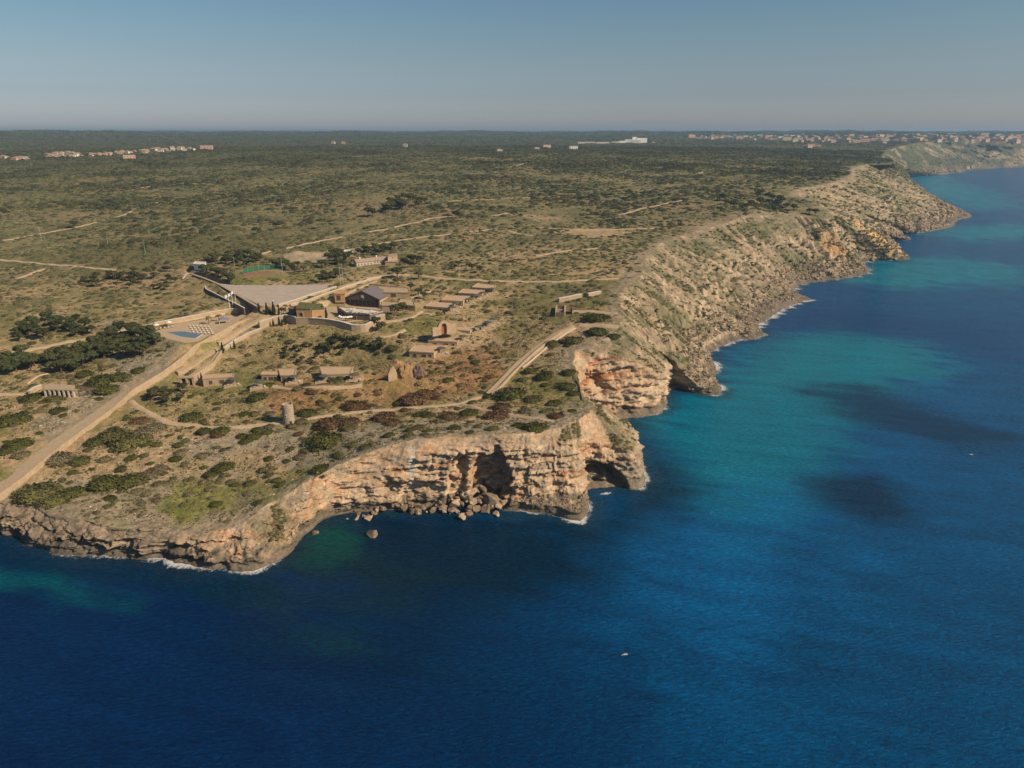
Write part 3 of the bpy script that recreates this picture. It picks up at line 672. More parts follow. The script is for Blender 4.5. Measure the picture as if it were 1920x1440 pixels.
# ------------------------------------------------------------ tools for things
EXCL = []      # (polyline or polygon, distance, closed) kept free of scrub
def tag(o, label=None, cat=None, group=None, kind=None):
    if label: o["label"] = label
    if cat: o["category"] = cat
    if group: o["group"] = group
    if kind: o["kind"] = kind
    return o
def thing(name, label, cat, loc=(0, 0, 0), rz=0.0, group=None):
    o = bpy.data.objects.new(name, None); COL.objects.link(o); o.empty_display_size = .1
    o.location = [float(v) for v in loc]; o.rotation_euler = (0, 0, rz); return tag(o, label, cat, group)
class MB:
    def __init__(s): s.v = []; s.f = []
    def add(s, vs, fs):
        k = len(s.v); s.v += [tuple(float(c) for c in v) for v in vs]; s.f += [tuple(i+k for i in f) for f in fs]; return s
    def box(s, c, d, rz=0.0, taper=1.0):
        ca, sa = math.cos(rz), math.sin(rz); vs = []
        for z, tp in ((-.5, 1), (.5, taper)):
            for a, b_ in ((-.5, -.5), (.5, -.5), (.5, .5), (-.5, .5)):
                x, y = a*d[0]*tp, b_*d[1]*tp; vs.append((c[0]+x*ca-y*sa, c[1]+x*sa+y*ca, c[2]+z*d[2]))
        return s.add(vs, [(3, 2, 1, 0), (4, 5, 6, 7), (0, 1, 5, 4), (1, 2, 6, 5), (2, 3, 7, 6), (3, 0, 4, 7)])
    def prism(s, poly, z0, z1):
        n = len(poly); z0 = z0 if hasattr(z0, "__len__") else [z0]*n; z1 = z1 if hasattr(z1, "__len__") else [z1]*n
        vs = [(p[0], p[1], z0[i]) for i, p in enumerate(poly)] + [(p[0], p[1], z1[i]) for i, p in enumerate(poly)]
        ar = sum(poly[i][0]*poly[(i+1) % n][1]-poly[(i+1) % n][0]*poly[i][1] for i in range(n))
        fs = [tuple(range(n-1, -1, -1)), tuple(range(n, 2*n))] + [(i, (i+1) % n, (i+1) % n+n, i+n) for i in range(n)]
        if ar < 0: fs = [f[::-1] for f in fs]
        return s.add(vs, fs)
    def cyl(s, c, r0, h, r1=None, n=12, axis=None):
        r1 = r0 if r1 is None else r1; ax = Vector(axis or (0, 0, 1)).normalized(); q = ax.to_track_quat('Z', 'Y')
        vs = []
        for r, z in ((r0, 0), (r1, h)):
            for i in range(n):
                p = q @ Vector((r*math.cos(2*math.pi*i/n), r*math.sin(2*math.pi*i/n), z)); vs.append((c[0]+p.x, c[1]+p.y, c[2]+p.z))
        return s.add(vs, [tuple(range(n-1, -1, -1)), tuple(range(n, 2*n))] + [(i, (i+1) % n, (i+1) % n+n, i+n) for i in range(n)])
    def build(s, name, mat, parent=None, smooth=False):
        me = bpy.data.meshes.new(name); me.from_pydata(s.v, [], s.f); me.materials.append(mat)
        if smooth: me.polygons.foreach_set("use_smooth", np.ones(len(me.polygons), bool))
        me.update(); o = bpy.data.objects.new(name, me); COL.objects.link(o)
        if parent: o.parent = parent
        return o
def copy_tree(o, parent=None):
    c = o.copy(); COL.objects.link(c)
    if parent: c.parent = parent
    for ch in o.children: copy_tree(ch, c)
    return c
def inst(name, me, loc, rz=0.0, sc=(1, 1, 1), parent=None):
    o = bpy.data.objects.new(name, me); COL.objects.link(o); o.location = [float(v) for v in loc]; o.rotation_euler = (0, 0, rz); o.scale = sc
    if parent: o.parent = parent
    return o
def mesh_of(name, v, f, mat, smooth=False):
    me = bpy.data.meshes.new(name); me.from_pydata([tuple(map(float, p)) for p in v], [], f); me.materials.append(mat)
    if smooth: me.polygons.foreach_set("use_smooth", np.ones(len(me.polygons), bool))
    me.update(); return me
def hgt(x, y): return float(height(np.array([float(x)]), np.array([float(y)]))[0])
def resamp(P, step):
    P = np.asarray(P, float); d = np.r_[0, np.cumsum(np.linalg.norm(np.diff(P[:, :2], axis=0), axis=1))]
    n = max(2, int(d[-1]/step)+1); s_ = np.linspace(0, d[-1], n)
    return np.stack([np.interp(s_, d, P[:, k]) for k in range(P.shape[1])], 1)
def side(P):
    t_ = np.gradient(P[:, :2], axis=0); t_ /= np.linalg.norm(t_, axis=1)[:, None]+1e-9
    return np.stack([-t_[:, 1], t_[:, 0]], 1)
M_STONE = simple("pale_limestone", (.40, .29, .18), .9, .18, .5, .35)
M_STONE2 = simple("ochre_limestone", (.45, .27, .12), .9, .2, .6, .35)
M_DARKST = simple("brown_stone_wall", (.17, .11, .09), .9, .22, .7, .4)
M_CAP = simple("white_parapet", (.58, .50, .41), .85, .1, .6, .15)
M_PATH = simple("pale_earth", (.44, .315, .19), .95, .16, .7, .25)
M_DUSTY = simple("grey_gravel_court", (.40, .32, .245), .95, .13, .22, .15)
M_GREY = simple("grey_roof", (.15, .125, .12), .7, .15, 1., .1)
M_GLASS = simple("dark_glass", (.025, .025, .035), .25, .3, .8, 0)
M_WHITE = simple("white_paint", (.72, .67, .60), .7, .06, .5, .05)
M_CREAM = simple("cream_cushion", (.50, .41, .32), .8, .1, 1, 0)
M_TILE = simple("terracotta_roof", (.35, .235, .165), .85, .3, .8, .4)
M_WOOD = simple("dark_wood", (.10, .065, .04), .8, .3, 2, .2)
M_CANVAS = simple("grey_canvas", (.085, .09, .075), .8, .15, 1, .1)
M_POOL = simple("pool_water", (.11, .16, .15), .1, .1, .3, .1)
M_GREEN = simple("green_windscreen", (.03, .12, .07), .7, .12, .5, .1)
M_CLAY = simple("clay_court", (.26, .13, .075), .9, .1, .4, .1)
M_BARK = simple("bark", (.12, .085, .06), .9, .3, 2, .4)
M_METAL = simple("grey_metal", (.45, .44, .42), .5, .1, 2, 0, .2)
M_ROOFG = simple("green_roof", (.115, .11, .04), .95, .35, .6, .6)
M_RED = simple("red_brick_lining", (.30, .11, .06), .9, .25, 2, .4)
M_BOULD = simple("weathered_boulder", (.215, .155, .10), .95, .45, .9, .9)

# ------------------------------------------------------------ tracks and footpaths
def track(pts, width, name="path", lift=.4, mat=None, step=2.0, excl=True):
    P = resamp([G(*p) for p in pts], step); nn = side(P)
    wv = width*(1+.12*pn(np.arange(len(P))/5., width))/2*(1.35 if width < 3.1 else 1.1)
    rows = []
    for k in (-1, -.45, .45, 1):
        x = P[:, 0]+nn[:, 0]*wv*k + .12*k*pn(P[:, 0]/2, P[:, 1]/2); y = P[:, 1]+nn[:, 1]*wv*k
        z = height(x, y) + lift - (.5 if abs(k) == 1 else 0); rows.append(np.stack([x, y, z], 1))
    V = np.stack(rows, 1).reshape(-1, 3)
    o = mesh_obj(name, V, grid_faces(len(P), 4)[:, ::-1], mat or M_PATH); o["kind"] = "structure"
    if excl: EXCL.append((P[::2, :2], width/2+.6, False))
    return o
track([(245, 752), (262, 765), (285, 778), (315, 792), (350, 797), (400, 803), (440, 803), (500, 796), (560, 788), (640, 776), (700, 770), (760, 766), (820, 762), (860, 757), (900, 746), (922, 733)], 2.5)
track([(865, 758), (905, 768), (950, 777), (1000, 785), (1040, 789)], 1.6)
track([(0, 665), (60, 655), (110, 644), (170, 633), (240, 616), (330, 604), (385, 592), (420, 585)], 4.2)
track([(0, 740), (30, 739), (58, 738)], 2.6); track([(50, 720), (70, 706), (90, 700)], 1.2)
track([(0, 452), (30, 447), (75, 438), (130, 428), (180, 417)], 2.6, step=4); track([(214, 408), (228, 405), (246, 396)], 2.4, step=4)
track([(278, 385), (296, 380)], 2.4, step=4); track([(240, 359), (266, 353), (284, 350)], 2.8, step=4)
track([(0, 487), (60, 492), (110, 497), (160, 501), (220, 506)], 3.0, step=3); track([(30, 524), (60, 512), (85, 503)], 4)
track([(482, 477), (510, 470)], 3); track([(536, 466), (570, 458), (600, 452), (642, 444)], 2.4, step=3)
track([(690, 435), (728, 429)], 2.6, step=3); track([(738, 426), (762, 420), (790, 415), (805, 410), (845, 407)], 2.8, step=3)
track([(690, 461), (740, 452), (800, 444), (845, 440)], 3.4, step=3); track([(880, 435), (930, 430)], 3, step=3); track([(955, 434), (980, 439), (1000, 443)], 2.4)
track([(835, 378), (880, 376), (928, 374)], 3.0, step=4); track([(940, 373), (995, 371)], 2.0, step=4); track([(920, 404), (952, 400)], 3.2, step=4)
track([(1158, 404), (1180, 398), (1200, 392), (1240, 384), (1277, 376)], 3.4, step=4); track([(1310, 325), (1332, 319)], 3.2, step=5); track([(955, 312), (985, 305), (1008, 303)], 3.6, step=5)
track([(1010, 427), (1080, 431), (1180, 430), (1230, 428)], 1.8, step=4)
track([(760, 515), (820, 521), (880, 525), (960, 528), (1040, 529), (1110, 525), (1160, 522)], 2.4, step=3)
track([(632, 540), (665, 530), (690, 521), (730, 516), (770, 517)], 4.2)
track([(600, 572), (640, 558), (672, 540), (705, 528)], 2.6)
track([(1005, 480), (1060, 470), (1120, 466)], 1.6, step=4); track([(360, 345), (400, 345)], 2, step=5)
track([(1073, 584), (1110, 583), (1146, 588)], 4.2, lift=.3); track([(1086, 609), (1120, 610), (1160, 613)], 5.5, lift=.3)
track([(700, 605), (735, 603), (770, 597), (790, 583)], 3.2); track([(700, 640), (740, 628), (760, 618)], 2.2)
track([(770, 560), (790, 552), (812, 545)], 1.6); track([(850, 583), (860, 590)], 2)
track([(470, 722), (505, 722), (540, 728), (580, 726), (620, 728), (680, 723)], 2.2)

# ------------------------------------------------------------ walls that follow a line of the ground
def wall(pts, h, th, name, label, cat="wall", mat=None, group=None, under=1.6, zadd=0.0, crenel=False):
    P = resamp([G(*p) for p in pts], 2.5); nn = side(P)
    zt = height(P[:, 0], P[:, 1]); zt = np.convolve(np.pad(zt, 3, 'edge'), np.ones(7)/7, 'valid') + h + zadd
    a = P[:, :2]-nn*th/2; b_ = P[:, :2]+nn*th/2; n = len(P); ov = .12
    mb = MB(); vs = []
    for i in range(n): vs += [(*a[i], zt[i]-h-under), (*a[i], zt[i]-.25), (*b_[i], zt[i]-.25), (*b_[i], zt[i]-h-under)]
    fs = [(0, 1, 2, 3), (4*n-1, 4*n-2, 4*n-3, 4*n-4)]
    for i in range(n-1):
        for k in range(4): fs.append((4*i+k, 4*i+4+k, 4*i+4+(k+1) % 4, 4*i+(k+1) % 4))
    mb.add(vs, fs)
    t_ = thing(name, label, cat, (0, 0, 0), group=group); mb.build("stone_body", mat or M_STONE, t_)
    cp_ = MB(); vs = []
    for i in range(n):
        A_ = a[i]-nn[i]*ov; B_ = b_[i]+nn[i]*ov; j = .06*random.uniform(-1, 1)
        vs += [(*A_, zt[i]-.25), (*A_, zt[i]+j), (*B_, zt[i]+j), (*B_, zt[i]-.25)]
    cp_.add(vs, fs); cp_.build("coping", M_CAP if mat is None or mat is M_DARKST else mat, t_)
    EXCL.append((P[:, :2], th/2+1.2, False)); return t_
def causeway(Lp, Rp, h, name, label, under=4.0, cat="rampart", mat=None, lip=True):
    A_ = resamp([G(*p) for p in Lp], 3); B_ = resamp([G(*p) for p in Rp], 3); n = max(len(A_), len(B_))
    f = lambda P: np.stack([np.interp(np.linspace(0, 1, n), np.linspace(0, 1, len(P)), P[:, k]) for k in range(3)], 1)
    A_ = f(A_); B_ = f(B_); z = (A_[:, 2] + B_[:, 2])/2; z = np.convolve(np.pad(z, 4, 'edge'), np.ones(9)/9, 'valid') + h
    t_ = thing(name, label, cat, (0, 0, 0)); body = MB(); deck = MB(); par = MB()
    vs = []; vd = []; vp = []
    for i in range(n):
        d = (B_[i]-A_[i])[:2]; d /= np.linalg.norm(d)
        vs += [(*A_[i][:2], z[i]-h-under), (*A_[i][:2], z[i]), (*B_[i][:2], z[i]), (*B_[i][:2], z[i]-h-under)]
        a2 = A_[i][:2]+d*.0; b2 = B_[i][:2]-d*.7
        vd += [(*a2, z[i]-.1), (*a2, z[i]+.12), (*b2, z[i]+.12), (*b2, z[i]-.1)]
        b3 = B_[i][:2]-d*.45; b4 = B_[i][:2]+d*.1
        vp += [(*b3, z[i]-.1), (*b3, z[i]+1.0), (*b4, z[i]+1.0), (*b4, z[i]-.3)]
    fs = [(0, 1, 2, 3), (4*n-1, 4*n-2, 4*n-3, 4*n-4)]
    for i in range(n-1):
        for k in range(4): fs.append((4*i+k, 4*i+4+k, 4*i+4+(k+1) % 4, 4*i+(k+1) % 4))
    body.add(vs, fs).build("stone_body", mat or M_STONE, t_); deck.add(vd, fs).build("walkway", M_PATH, t_)
    if lip: par.add(vp, fs).build("parapet", M_STONE, t_)
    EXCL.append((((A_+B_)/2)[:, :2], float(np.linalg.norm((A_-B_)[:, :2], axis=1).max())/2+1.5, False)); return t_
causeway([(-40, 935), (0, 905), (53, 862), (100, 826), (157, 789), (208, 752), (250, 724), (310, 690), (336, 664), (362, 642), (391, 625), (427, 606), (461, 592)],
         [(-30, 960), (5, 936), (55, 897), (104, 855), (155, 816), (208, 778), (250, 740), (305, 711), (343, 684), (368, 657), (396, 641), (446, 609), (468, 597)], .9,
         "rampart_causeway", "long pale stone rampart with broad walkway from the left edge to the fort")
causeway([(330, 700), (360, 682), (390, 662), (404, 650)], [(335, 705), (366, 687), (395, 667), (410, 655)], .9, "rampart_causeway", "short pale walled walk between the long rampart and the dark stairway", lip=False)
causeway([(406, 642), (440, 622), (470, 605), (498, 591)], [(411, 648), (446, 627), (477, 610), (504, 594)], .9, "rampart_causeway", "narrow pale walkway climbing to the fort gate right of the long rampart", lip=False)
causeway([(349, 713), (372, 696), (395, 680), (411, 660)], [(355, 722), (379, 704), (402, 688), (419, 662)], 1.6, "rampart_causeway", "thick stone wall curving down to the hillside suite with the dark doorway")
wall([(420, 658), (440, 642), (465, 628), (490, 618)], 1.6, 1.6, "stone_wall", "stone wall stepping up the slope right of the narrow walkway")
wall([(487, 618), (512, 607), (535, 601), (556, 606)], 4.2, 1.6, "bastion_wall", "tall pale bastion wall with small cypresses at its foot")
wall([(556, 607), (580, 607), (612, 609), (640, 613), (662, 622), (682, 623), (696, 617), (706, 604), (722, 600)], 3.8, 1.4, "bastion_wall", "curved pale bastion wall below the restaurant terrace")
wall([(522, 576), (545, 568), (570, 560), (600, 550), (630, 540)], 1.4, 1.4, "stone_wall", "pale stone wall along the right side of the gravel parade ground")
wall([(545, 575), (580, 566), (618, 552), (650, 541), (690, 527), (715, 521)], 1.5, 1.0, "stone_wall", "long stone wall climbing right behind the ochre gatehouse")
# moat: dark scarp below the parade ground, white parapet on the outer edge
def vwall(line, z0, z1, th, name, label, mat, cap):
    P = resamp([W(a, b_, z1) for a, b_ in line], 3); nn = side(P); t_ = thing(name, label, "wall")
    for (lo, hi, ex_, mt, nm) in ((z0, z1-.3, 0, mat, "stone_body"), (z1-.3, z1, .12, cap, "coping")):
        mb = MB(); n = len(P); a = P[:, :2]-nn*(th/2+ex_); b_ = P[:, :2]+nn*(th/2+ex_); vs = []
        for i in range(n): vs += [(*a[i], lo), (*a[i], hi), (*b_[i], hi), (*b_[i], lo)]
        fs = [(0, 1, 2, 3), (4*n-1, 4*n-2, 4*n-3, 4*n-4)]
        for i in range(n-1):
            for k in range(4): fs.append((4*i+k, 4*i+4+k, 4*i+4+(k+1) % 4, 4*i+(k+1) % 4))
        mb.add(vs, fs).build(nm, mt, t_)
    EXCL.append((P[:, :2], th/2+1.5, False)); return t_
vwall([(362, 514), (385, 522), (412, 533), (440, 549), (465, 564), (484, 575)], 30, PARADE_Z+.3, 1.6, "moat_wall", "dark brown scarp wall of the moat below the parade ground", M_DARKST, M_STONE)
vwall([(346, 515), (352, 521), (384, 535), (386, 541), (420, 558), (445, 570), (458, 577)], 32, 38.0, .6, "moat_wall", "thin white parapet along the outer edge of the moat", M_DARKST, M_CAP)
vwall([(343, 522), (350, 512), (362, 512)], 34, 38.6, .8, "moat_wall", "white parapet turning the far corner of the moat", M_DARKST, M_CAP)
EXCL.append((np.array(moat)[:, :2], 1.5, True)); EXCL.append((np.array(parade)[:, :2], .5, True)); EXCL.append((np.array(pool_pad)[:, :2], 1.5, True)); EXCL.append((np.array(court)[:, :2], 2, True)); EXCL.append((np.array(tennis_pad)[:, :2], 0, True))
mb = MB(); mb.prism([p[:2] for p in parade], PARADE_Z-.6, PARADE_Z+.12); o = mb.build("parade_ground", M_DUSTY); o["kind"] = "structure"
mb = MB(); mb.prism([p[:2] for p in moat], MOAT_Z-.5, MOAT_Z+.25); o = mb.build("moat_floor", M_DARKST); o["kind"] = "structure"
mb = MB(); mb.prism([p[:2] for p in court], COURT_Z-.6, COURT_Z+.15); o = mb.build("courtyard", M_PATH); o["kind"] = "structure"

# ------------------------------------------------------------ flat-roofed houses: footprint read from the roof corners
def block(roof_px, z, h, name, label, cat="house", mat=None, roofmat=None, group=None, doors=(), wins=(), lip=.35, base=1.5):
    """roof_px: corners of the roof in order (front-left, front-right, back-right, back-left); doors/wins: (side, position 0..1, width, height, sill)"""
    P = [W(a, b_, z) for a, b_ in roof_px]; c = sum(P)/len(P); t_ = thing(name, label, cat, (c[0], c[1], z-h), group=group)
    L_ = [(p-c)[:2] for p in P]; mb = MB(); mb.prism(L_, -base, h-.3); mb.build("wall", mat or M_STONE, t_)
    n = len(L_)
    grow = [tuple(p*(1+.35/max(1, np.linalg.norm(p)))) for p in L_]
    MB().prism(grow, h-.3, h).build("roof", roofmat or mat or M_STONE, t_)
    if lip:
        for i in range(n):
            a = np.array(grow[i])*.995; b_ = np.array(grow[(i+1) % n])*.995; m_ = (a+b_)/2; l_ = np.linalg.norm(b_-a)
            MB().box((m_[0]*.985, m_[1]*.985, h+lip/2), (l_-.5, .35, lip), math.atan2(*(b_-a)[::-1])).build("parapet", mat or M_STONE, t_)
    for kind, items, mt in (("door", doors, M_WOOD), ("window", wins, M_GLASS)):
        for (sd_, f, ww, hh, sill) in items:
            a = L_[sd_]; b_ = L_[(sd_+1) % n]; d = (b_-a)/np.linalg.norm(b_-a); q = a+(b_-a)*f; ou = np.array([d[1], -d[0]])
            if ou@q < 0: ou = -ou
            fr = MB().box((q[0]+ou[0]*.08, q[1]+ou[1]*.08, sill+hh/2), (ww+.3, .12, hh+.3), math.atan2(d[1], d[0])).build(kind, M_CAP if kind == "window" else M_STONE, t_)
            MB().box((q[0]+ou[0]*.16, q[1]+ou[1]*.16, sill+hh/2), (ww, .08, hh), math.atan2(d[1], d[0])).build("pane" if kind == "window" else "door_leaf", mt, fr)
    EXCL.append((np.array(P)[:, :2], 2.0, True)); return t_
d0 = [(0, .25, 1.4, 1.9, 0), (0, .62, 2.2, 1.9, 0)]
SU = [([(885, 539), (926, 542), (929, 535), (897, 531)], 42.5, "topmost stone suite of the upper row, nearest the coast track"),
 ([(859, 549.5), (900, 552), (908, 544.5), (870, 541.5)], 41.5, "second stone suite from the top of the upper row"),
 ([(828, 563), (868, 565.5), (881, 555.5), (839, 553.5)], 40.5, "middle stone suite of the upper row with pale flat roof"),
 ([(798, 574.5), (842, 578), (856, 567), (812, 564)], 39.2, "fourth stone suite of the upper row, beside the walkway steps"),
 ([(767, 587.5), (806, 590), (823, 583), (776, 579)], 37.0, "lowest narrow stone suite of the upper row"),
 ([(839, 618), (881, 621), (898, 610), (853, 606.5)], 33.5, "upper stone suite of the lower row right of the arched portal"),
 ([(803, 639), (857, 641.5), (871, 629), (816, 627)], 31.5, "middle stone suite of the lower row with wide pale roof"),
 ([(767, 659), (813, 662), (837, 648), (780, 646)], 29.5, "lowest stone suite of the lower row above the ruined wall"),
 ([(490, 703), (519, 703), (523, 697), (494, 697)], 24.4, "small front row suite at the left of the four above the round tower"),
 ([(526, 704), (552, 704), (555, 692.5), (523, 692.5)], 24.8, "front row suite with square pinkish roof next to the small left one"),
 ([(605, 703), (656, 701), (662, 688.5), (600, 688.5)], 25.6, "wide front row suite with long pinkish roof above the coast path"),
 ([(380, 711), (437, 707), (438, 701), (384, 703)], 24.2, "long low suite beside the curved stone wall and dark stairway")]
for q, z, lb in SU:
    block(q, z-.8, 2.9, "stone_suite", "flat roofed "+lb, group="flat roofed hillside suites", doors=d0, wins=[(0, .88, 1.0, 1.0, 1.0)], mat=M_STONE, roofmat=simple("suite_roof", (.47, .315, .19), .9, .1, .4, .2))
block([(900, 606), (918, 607), (922, 603), (890, 602.5)], 33, 2.6, "stone_suite", "partly hidden small stone suite at the right end of the lower row", group="flat roofed hillside suites")
# low garden block and service rooms round the restaurant
block([(650, 586.5), (693, 589.5), (717, 583.5), (632, 575.5)], 39.0, 4.2, "terrace_block", "low block with brown front wall carrying the white dotted restaurant terrace", "building", M_DARKST, M_CAP, doors=[(0, .3, 3.5, 2.4, 0)])
block([(716, 573), (742, 573), (746, 567.5), (718, 566)], 41, 3.2, "service_block", "square stone annex right of the restaurant gable", "building", doors=[(0, .7, 1.5, 2.2, 0)])
block([(746, 571), (778, 574), (774, 562), (752, 561)], 40.4, 3.0, "service_block", "low stone block with flat roof right of the restaurant annex", "building", wins=[(0, .5, 1.4, 1.2, 1)])
block([(708, 548), (768, 549), (765, 541), (712, 537)], 42.5, 2.6, "service_block", "long low stone block on the rise behind the restaurant", "building", doors=[(0, .5, 3, 2, 0)])
block([(627, 551), (646, 551), (650, 545), (632, 545)], 43, 4.0, "gatehouse", "small square stone gatehouse left of the restaurant gable", "building", M_STONE2, doors=[(0, .4, 2.4, 3, 0)])
block([(555, 578), (582, 579), (590, 569), (562, 566)], 43.0, 7.5, "ochre_gatehouse", "ochre gatehouse with grass roof and tall lit front beside the cypresses", "building", M_STONE2, M_ROOFG, wins=[(0, .35, 1.4, 2, 3)], lip=0)
block([(584, 580), (608, 578), (604, 569), (590, 570)], 42.5, 7.2, "ochre_gatehouse", "right wing of the ochre gatehouse with dark stone joint", "building", M_STONE2, M_ROOFG, doors=[(0, .6, 1.8, 3, 0)], lip=0)
block([(541, 579), (556, 581), (558, 576), (546, 575)], 40.5, 3.4, "service_block", "little purple grey stone hut left of the ochre gatehouse", "building", M_DARKST)
block([(363, 495), (383, 497), (386, 492), (367, 490.5)], 44, 3.0, "white_hut", "small white flat roofed hut behind the far corner of the moat", "hut", M_WHITE, M_CAP, doors=[(0, .5, 1.6, 2, 0)])
block([(645, 472), (655, 472), (656, 469), (646, 469)], 47, 2.0, "white_hut", "tiny pale hut on the bare earth behind the farmhouse trees", "hut", M_WHITE, M_CAP)

# restaurant with the gable
def gable(front_px, depth_px, z0, he, ha, name, label, cat, wm, rm, ov=.6):
    a = W(*front_px[0], z0); b_ = W(*front_px[1], z0); u = (b_-a)[:2]; w_ = np.linalg.norm(u); u = u/w_; v = np.array([-u[1], u[0]])
    rz = math.atan2(u[1], u[0]); t_ = thing(name, label, cat, (a[0], a[1], z0), rz); D_ = depth_px
    mb = MB(); mb.add([(0, 0, -1.5), (w_, 0, -1.5), (w_, 0, he), (w_/2, 0, ha), (0, 0, he), (0, D_, -1.5), (w_, D_, -1.5), (w_, D_, he), (w_/2, D_, ha), (0, D_, he)],
        [(0, 1, 2, 3, 4), (9, 8, 7, 6, 5), (1, 6, 7, 2), (5, 0, 4, 9), (2, 7, 8, 3), (3, 8, 9, 4)]); mb.build("wall", wm, t_)
    dz = (ha-he)/(w_/2)
    for s_, x0, x1, z0_, z1_ in ((1, w_+ov, w_/2, he-dz*ov, ha), (2, -ov, w_/2, he-dz*ov, ha)):
        MB().add([(x0, -ov, z0_+.02), (x1, -ov, z1_+.02), (x1, D_+ov, z1_+.02), (x0, D_+ov, z0_+.02), (x0, -ov, z0_+.35), (x1, -ov, z1_+.35), (x1, D_+ov, z1_+.35), (x0, D_+ov, z0_+.35)],
            [(0, 1, 2, 3), (7, 6, 5, 4), (0, 4, 5, 1), (1, 5, 6, 2), (2, 6, 7, 3), (3, 7, 4, 0)]).build("roof", rm, t_)
    EXCL.append((np.array([a[:2], b_[:2], b_[:2]+v*D_, a[:2]+v*D_]), 2, True)); return t_, w_
rest, rw = gable([(650, 572), (712, 576)], 17, 35.6, 5.0, 9.6, "restaurant", "restaurant with dark glazed gable front and grey metal roof", "building", simple("dark_gable", (.13, .09, .07), .8, .25, .8, .2), M_GREY)
for k in range(8):
    x = 1.6+(rw-3.2)*k/7
    fr = MB().box((x, -.12, 2.1), ((rw-4)/8, .16, 3.8)).build("window", M_WOOD, rest); MB().box((x, -.22, 2.1), ((rw-4)/8-.5, .08, 3.4)).build("pane", M_GLASS, fr)
fr = MB().box((rw*.5, -.12, 6.3), (2.0, .14, 2.0)).build("window", M_WHITE, rest); MB().box((rw*.5, -.22, 6.3), (1.5, .08, 1.5)).build("pane", simple("lit_pane", (.35, .27, .16), .4), fr)
MB().box((rw*.5, -.3, 6.3), (.18, .06, 1.9)).build("glazing_bar", M_WHITE, fr); MB().box((rw*.5, -.31, 6.3), (1.9, .05, .18)).build("glazing_bar", M_WHITE, fr)
MB().box((rw+.06, 8.5, 1.6), (.16, 16.6, 5.2)).build("side_wall", M_STONE, rest)
for k in range(3): fr = MB().box((rw+.2, 3.5+5*k, 2.0), (.12, 3.4, 2.6)).build("window", M_CAP, rest); MB().box((rw+.28, 3.5+5*k, 2.0), (.08, 2.9, 2.1)).build("pane", M_GLASS, fr)
# farmhouse
for fp, dp, z0, he, ha, lb in (([(669, 501), (700, 498)], 7, 41.5, 3.6, 5.2, "long white farmhouse with terracotta roof and shaded blue gable among pines"),
     ([(700, 496), (728, 494)], 7, 42.2, 3.2, 4.8, "middle terracotta roofed wing of the farmhouse")):
    a = W(*fp[0], z0); b_ = W(*fp[1], z0); u = (b_-a)[:2]; w_ = float(np.linalg.norm(u)); rz = math.atan2(u[1], u[0])
    t_ = thing("farmhouse", lb, "farmhouse", (a[0], a[1], z0), rz)
    MB().add([(0, 0, -1.5), (w_, 0, -1.5), (w_, 0, he), (0, 0, he), (0, dp, -1.5), (w_, dp, -1.5), (w_, dp, he), (0, dp, he), (0, dp/2, ha), (w_, dp/2, ha)],
        [(0, 1, 2, 3), (1, 5, 6, 9, 2), (5, 4, 7, 6), (4, 0, 3, 8, 7), (3, 2, 9, 8), (8, 9, 6, 7)]).build("wall", M_CREAM, t_)
    for y0, y1 in ((-.5, dp/2), (dp+.5, dp/2)):
        MB().add([(-.4, y0, he-.2), (w_+.4, y0, he-.2), (w_+.4, y1, ha+.1), (-.4, y1, ha+.1), (-.4, y0, he+.1), (w_+.4, y0, he+.1), (w_+.4, y1, ha+.4), (-.4, y1, ha+.4)],
            [(3, 2, 1, 0), (4, 5, 6, 7), (0, 1, 5, 4), (1, 2, 6, 5), (2, 3, 7, 6), (3, 0, 4, 7)]).build("roof", M_TILE, t_)
    for k in range(5): fr = MB().box((w_*(.12+.19*k), -.06, 1.7), (1.1, .12, 1.3 if k != 2 else 2.4)).build("window" if k != 2 else "door", M_CAP, t_); MB().box((w_*(.12+.19*k), -.14, 1.7), (.8, .06, 1.1)).build("pane", M_GLASS, fr)
    MB().box((w_*.3, dp/2, ha+.9), (.8, .8, 1.4)).build("chimney", M_WHITE, t_)
    EXCL.append((np.array([a[:2], b_[:2]]), 9, False))
block([(727, 481), (745, 479), (744, 475), (729, 476)], 48.5, 5, "farm_tower", "blocky stone tower at the right end of the farmhouse", "tower", M_STONE, M_TILE, wins=[(0, .5, .9, 1.1, 3)], lip=0)
block([(722, 491), (745, 491), (744, 487), (724, 487)], 45, 3, "farm_outbuilding", "low broken roofed farm outbuilding right of the farmhouse", "building", M_STONE, M_TILE, lip=0)

# pavilion on the left
pz = hgt(*W(110, 741, 17)[:2]); P = [W(a, b_, pz+4.0) for a, b_ in [(80, 729.5), (139, 731), (140, 722), (92, 720)]]; c = sum(P)/4
pv = thing("pavilion", "small pale pavilion with columns beside the left track", "pavilion", (c[0], c[1], pz))
Lp = [(p-c)[:2] for p in P]; MB().prism([p*1.03 for p in Lp], 3.5, 4.0).build("roof", M_STONE, pv)
MB().prism([p*.98 for p in (Lp[2]*.9, Lp[3]*.9, Lp[3]*.9+(Lp[0]-Lp[3])*.45, Lp[2]*.9+(Lp[1]-Lp[2])*.45)], -1.5, 3.5).build("wall", M_STONE, pv)
for k in range(7):
    q = Lp[0]+(Lp[1]-Lp[0])*(.03+.94*k/6); MB().box((q[0]*.95, q[1]*.95, 1.5), (.75, .75, 4.0)).build("column", M_CREAM, pv)
for k in range(3): q = Lp[0]+(Lp[1]-Lp[0])*(.2+.3*k); MB().box((q[0], q[1]+3.2, 1.2), (1.6, .1, 2.4)).build("door", M_WOOD, pv)
MB().prism([p*1.15 for p in Lp], -1.6, .12).build("floor_slab", M_PATH, pv)
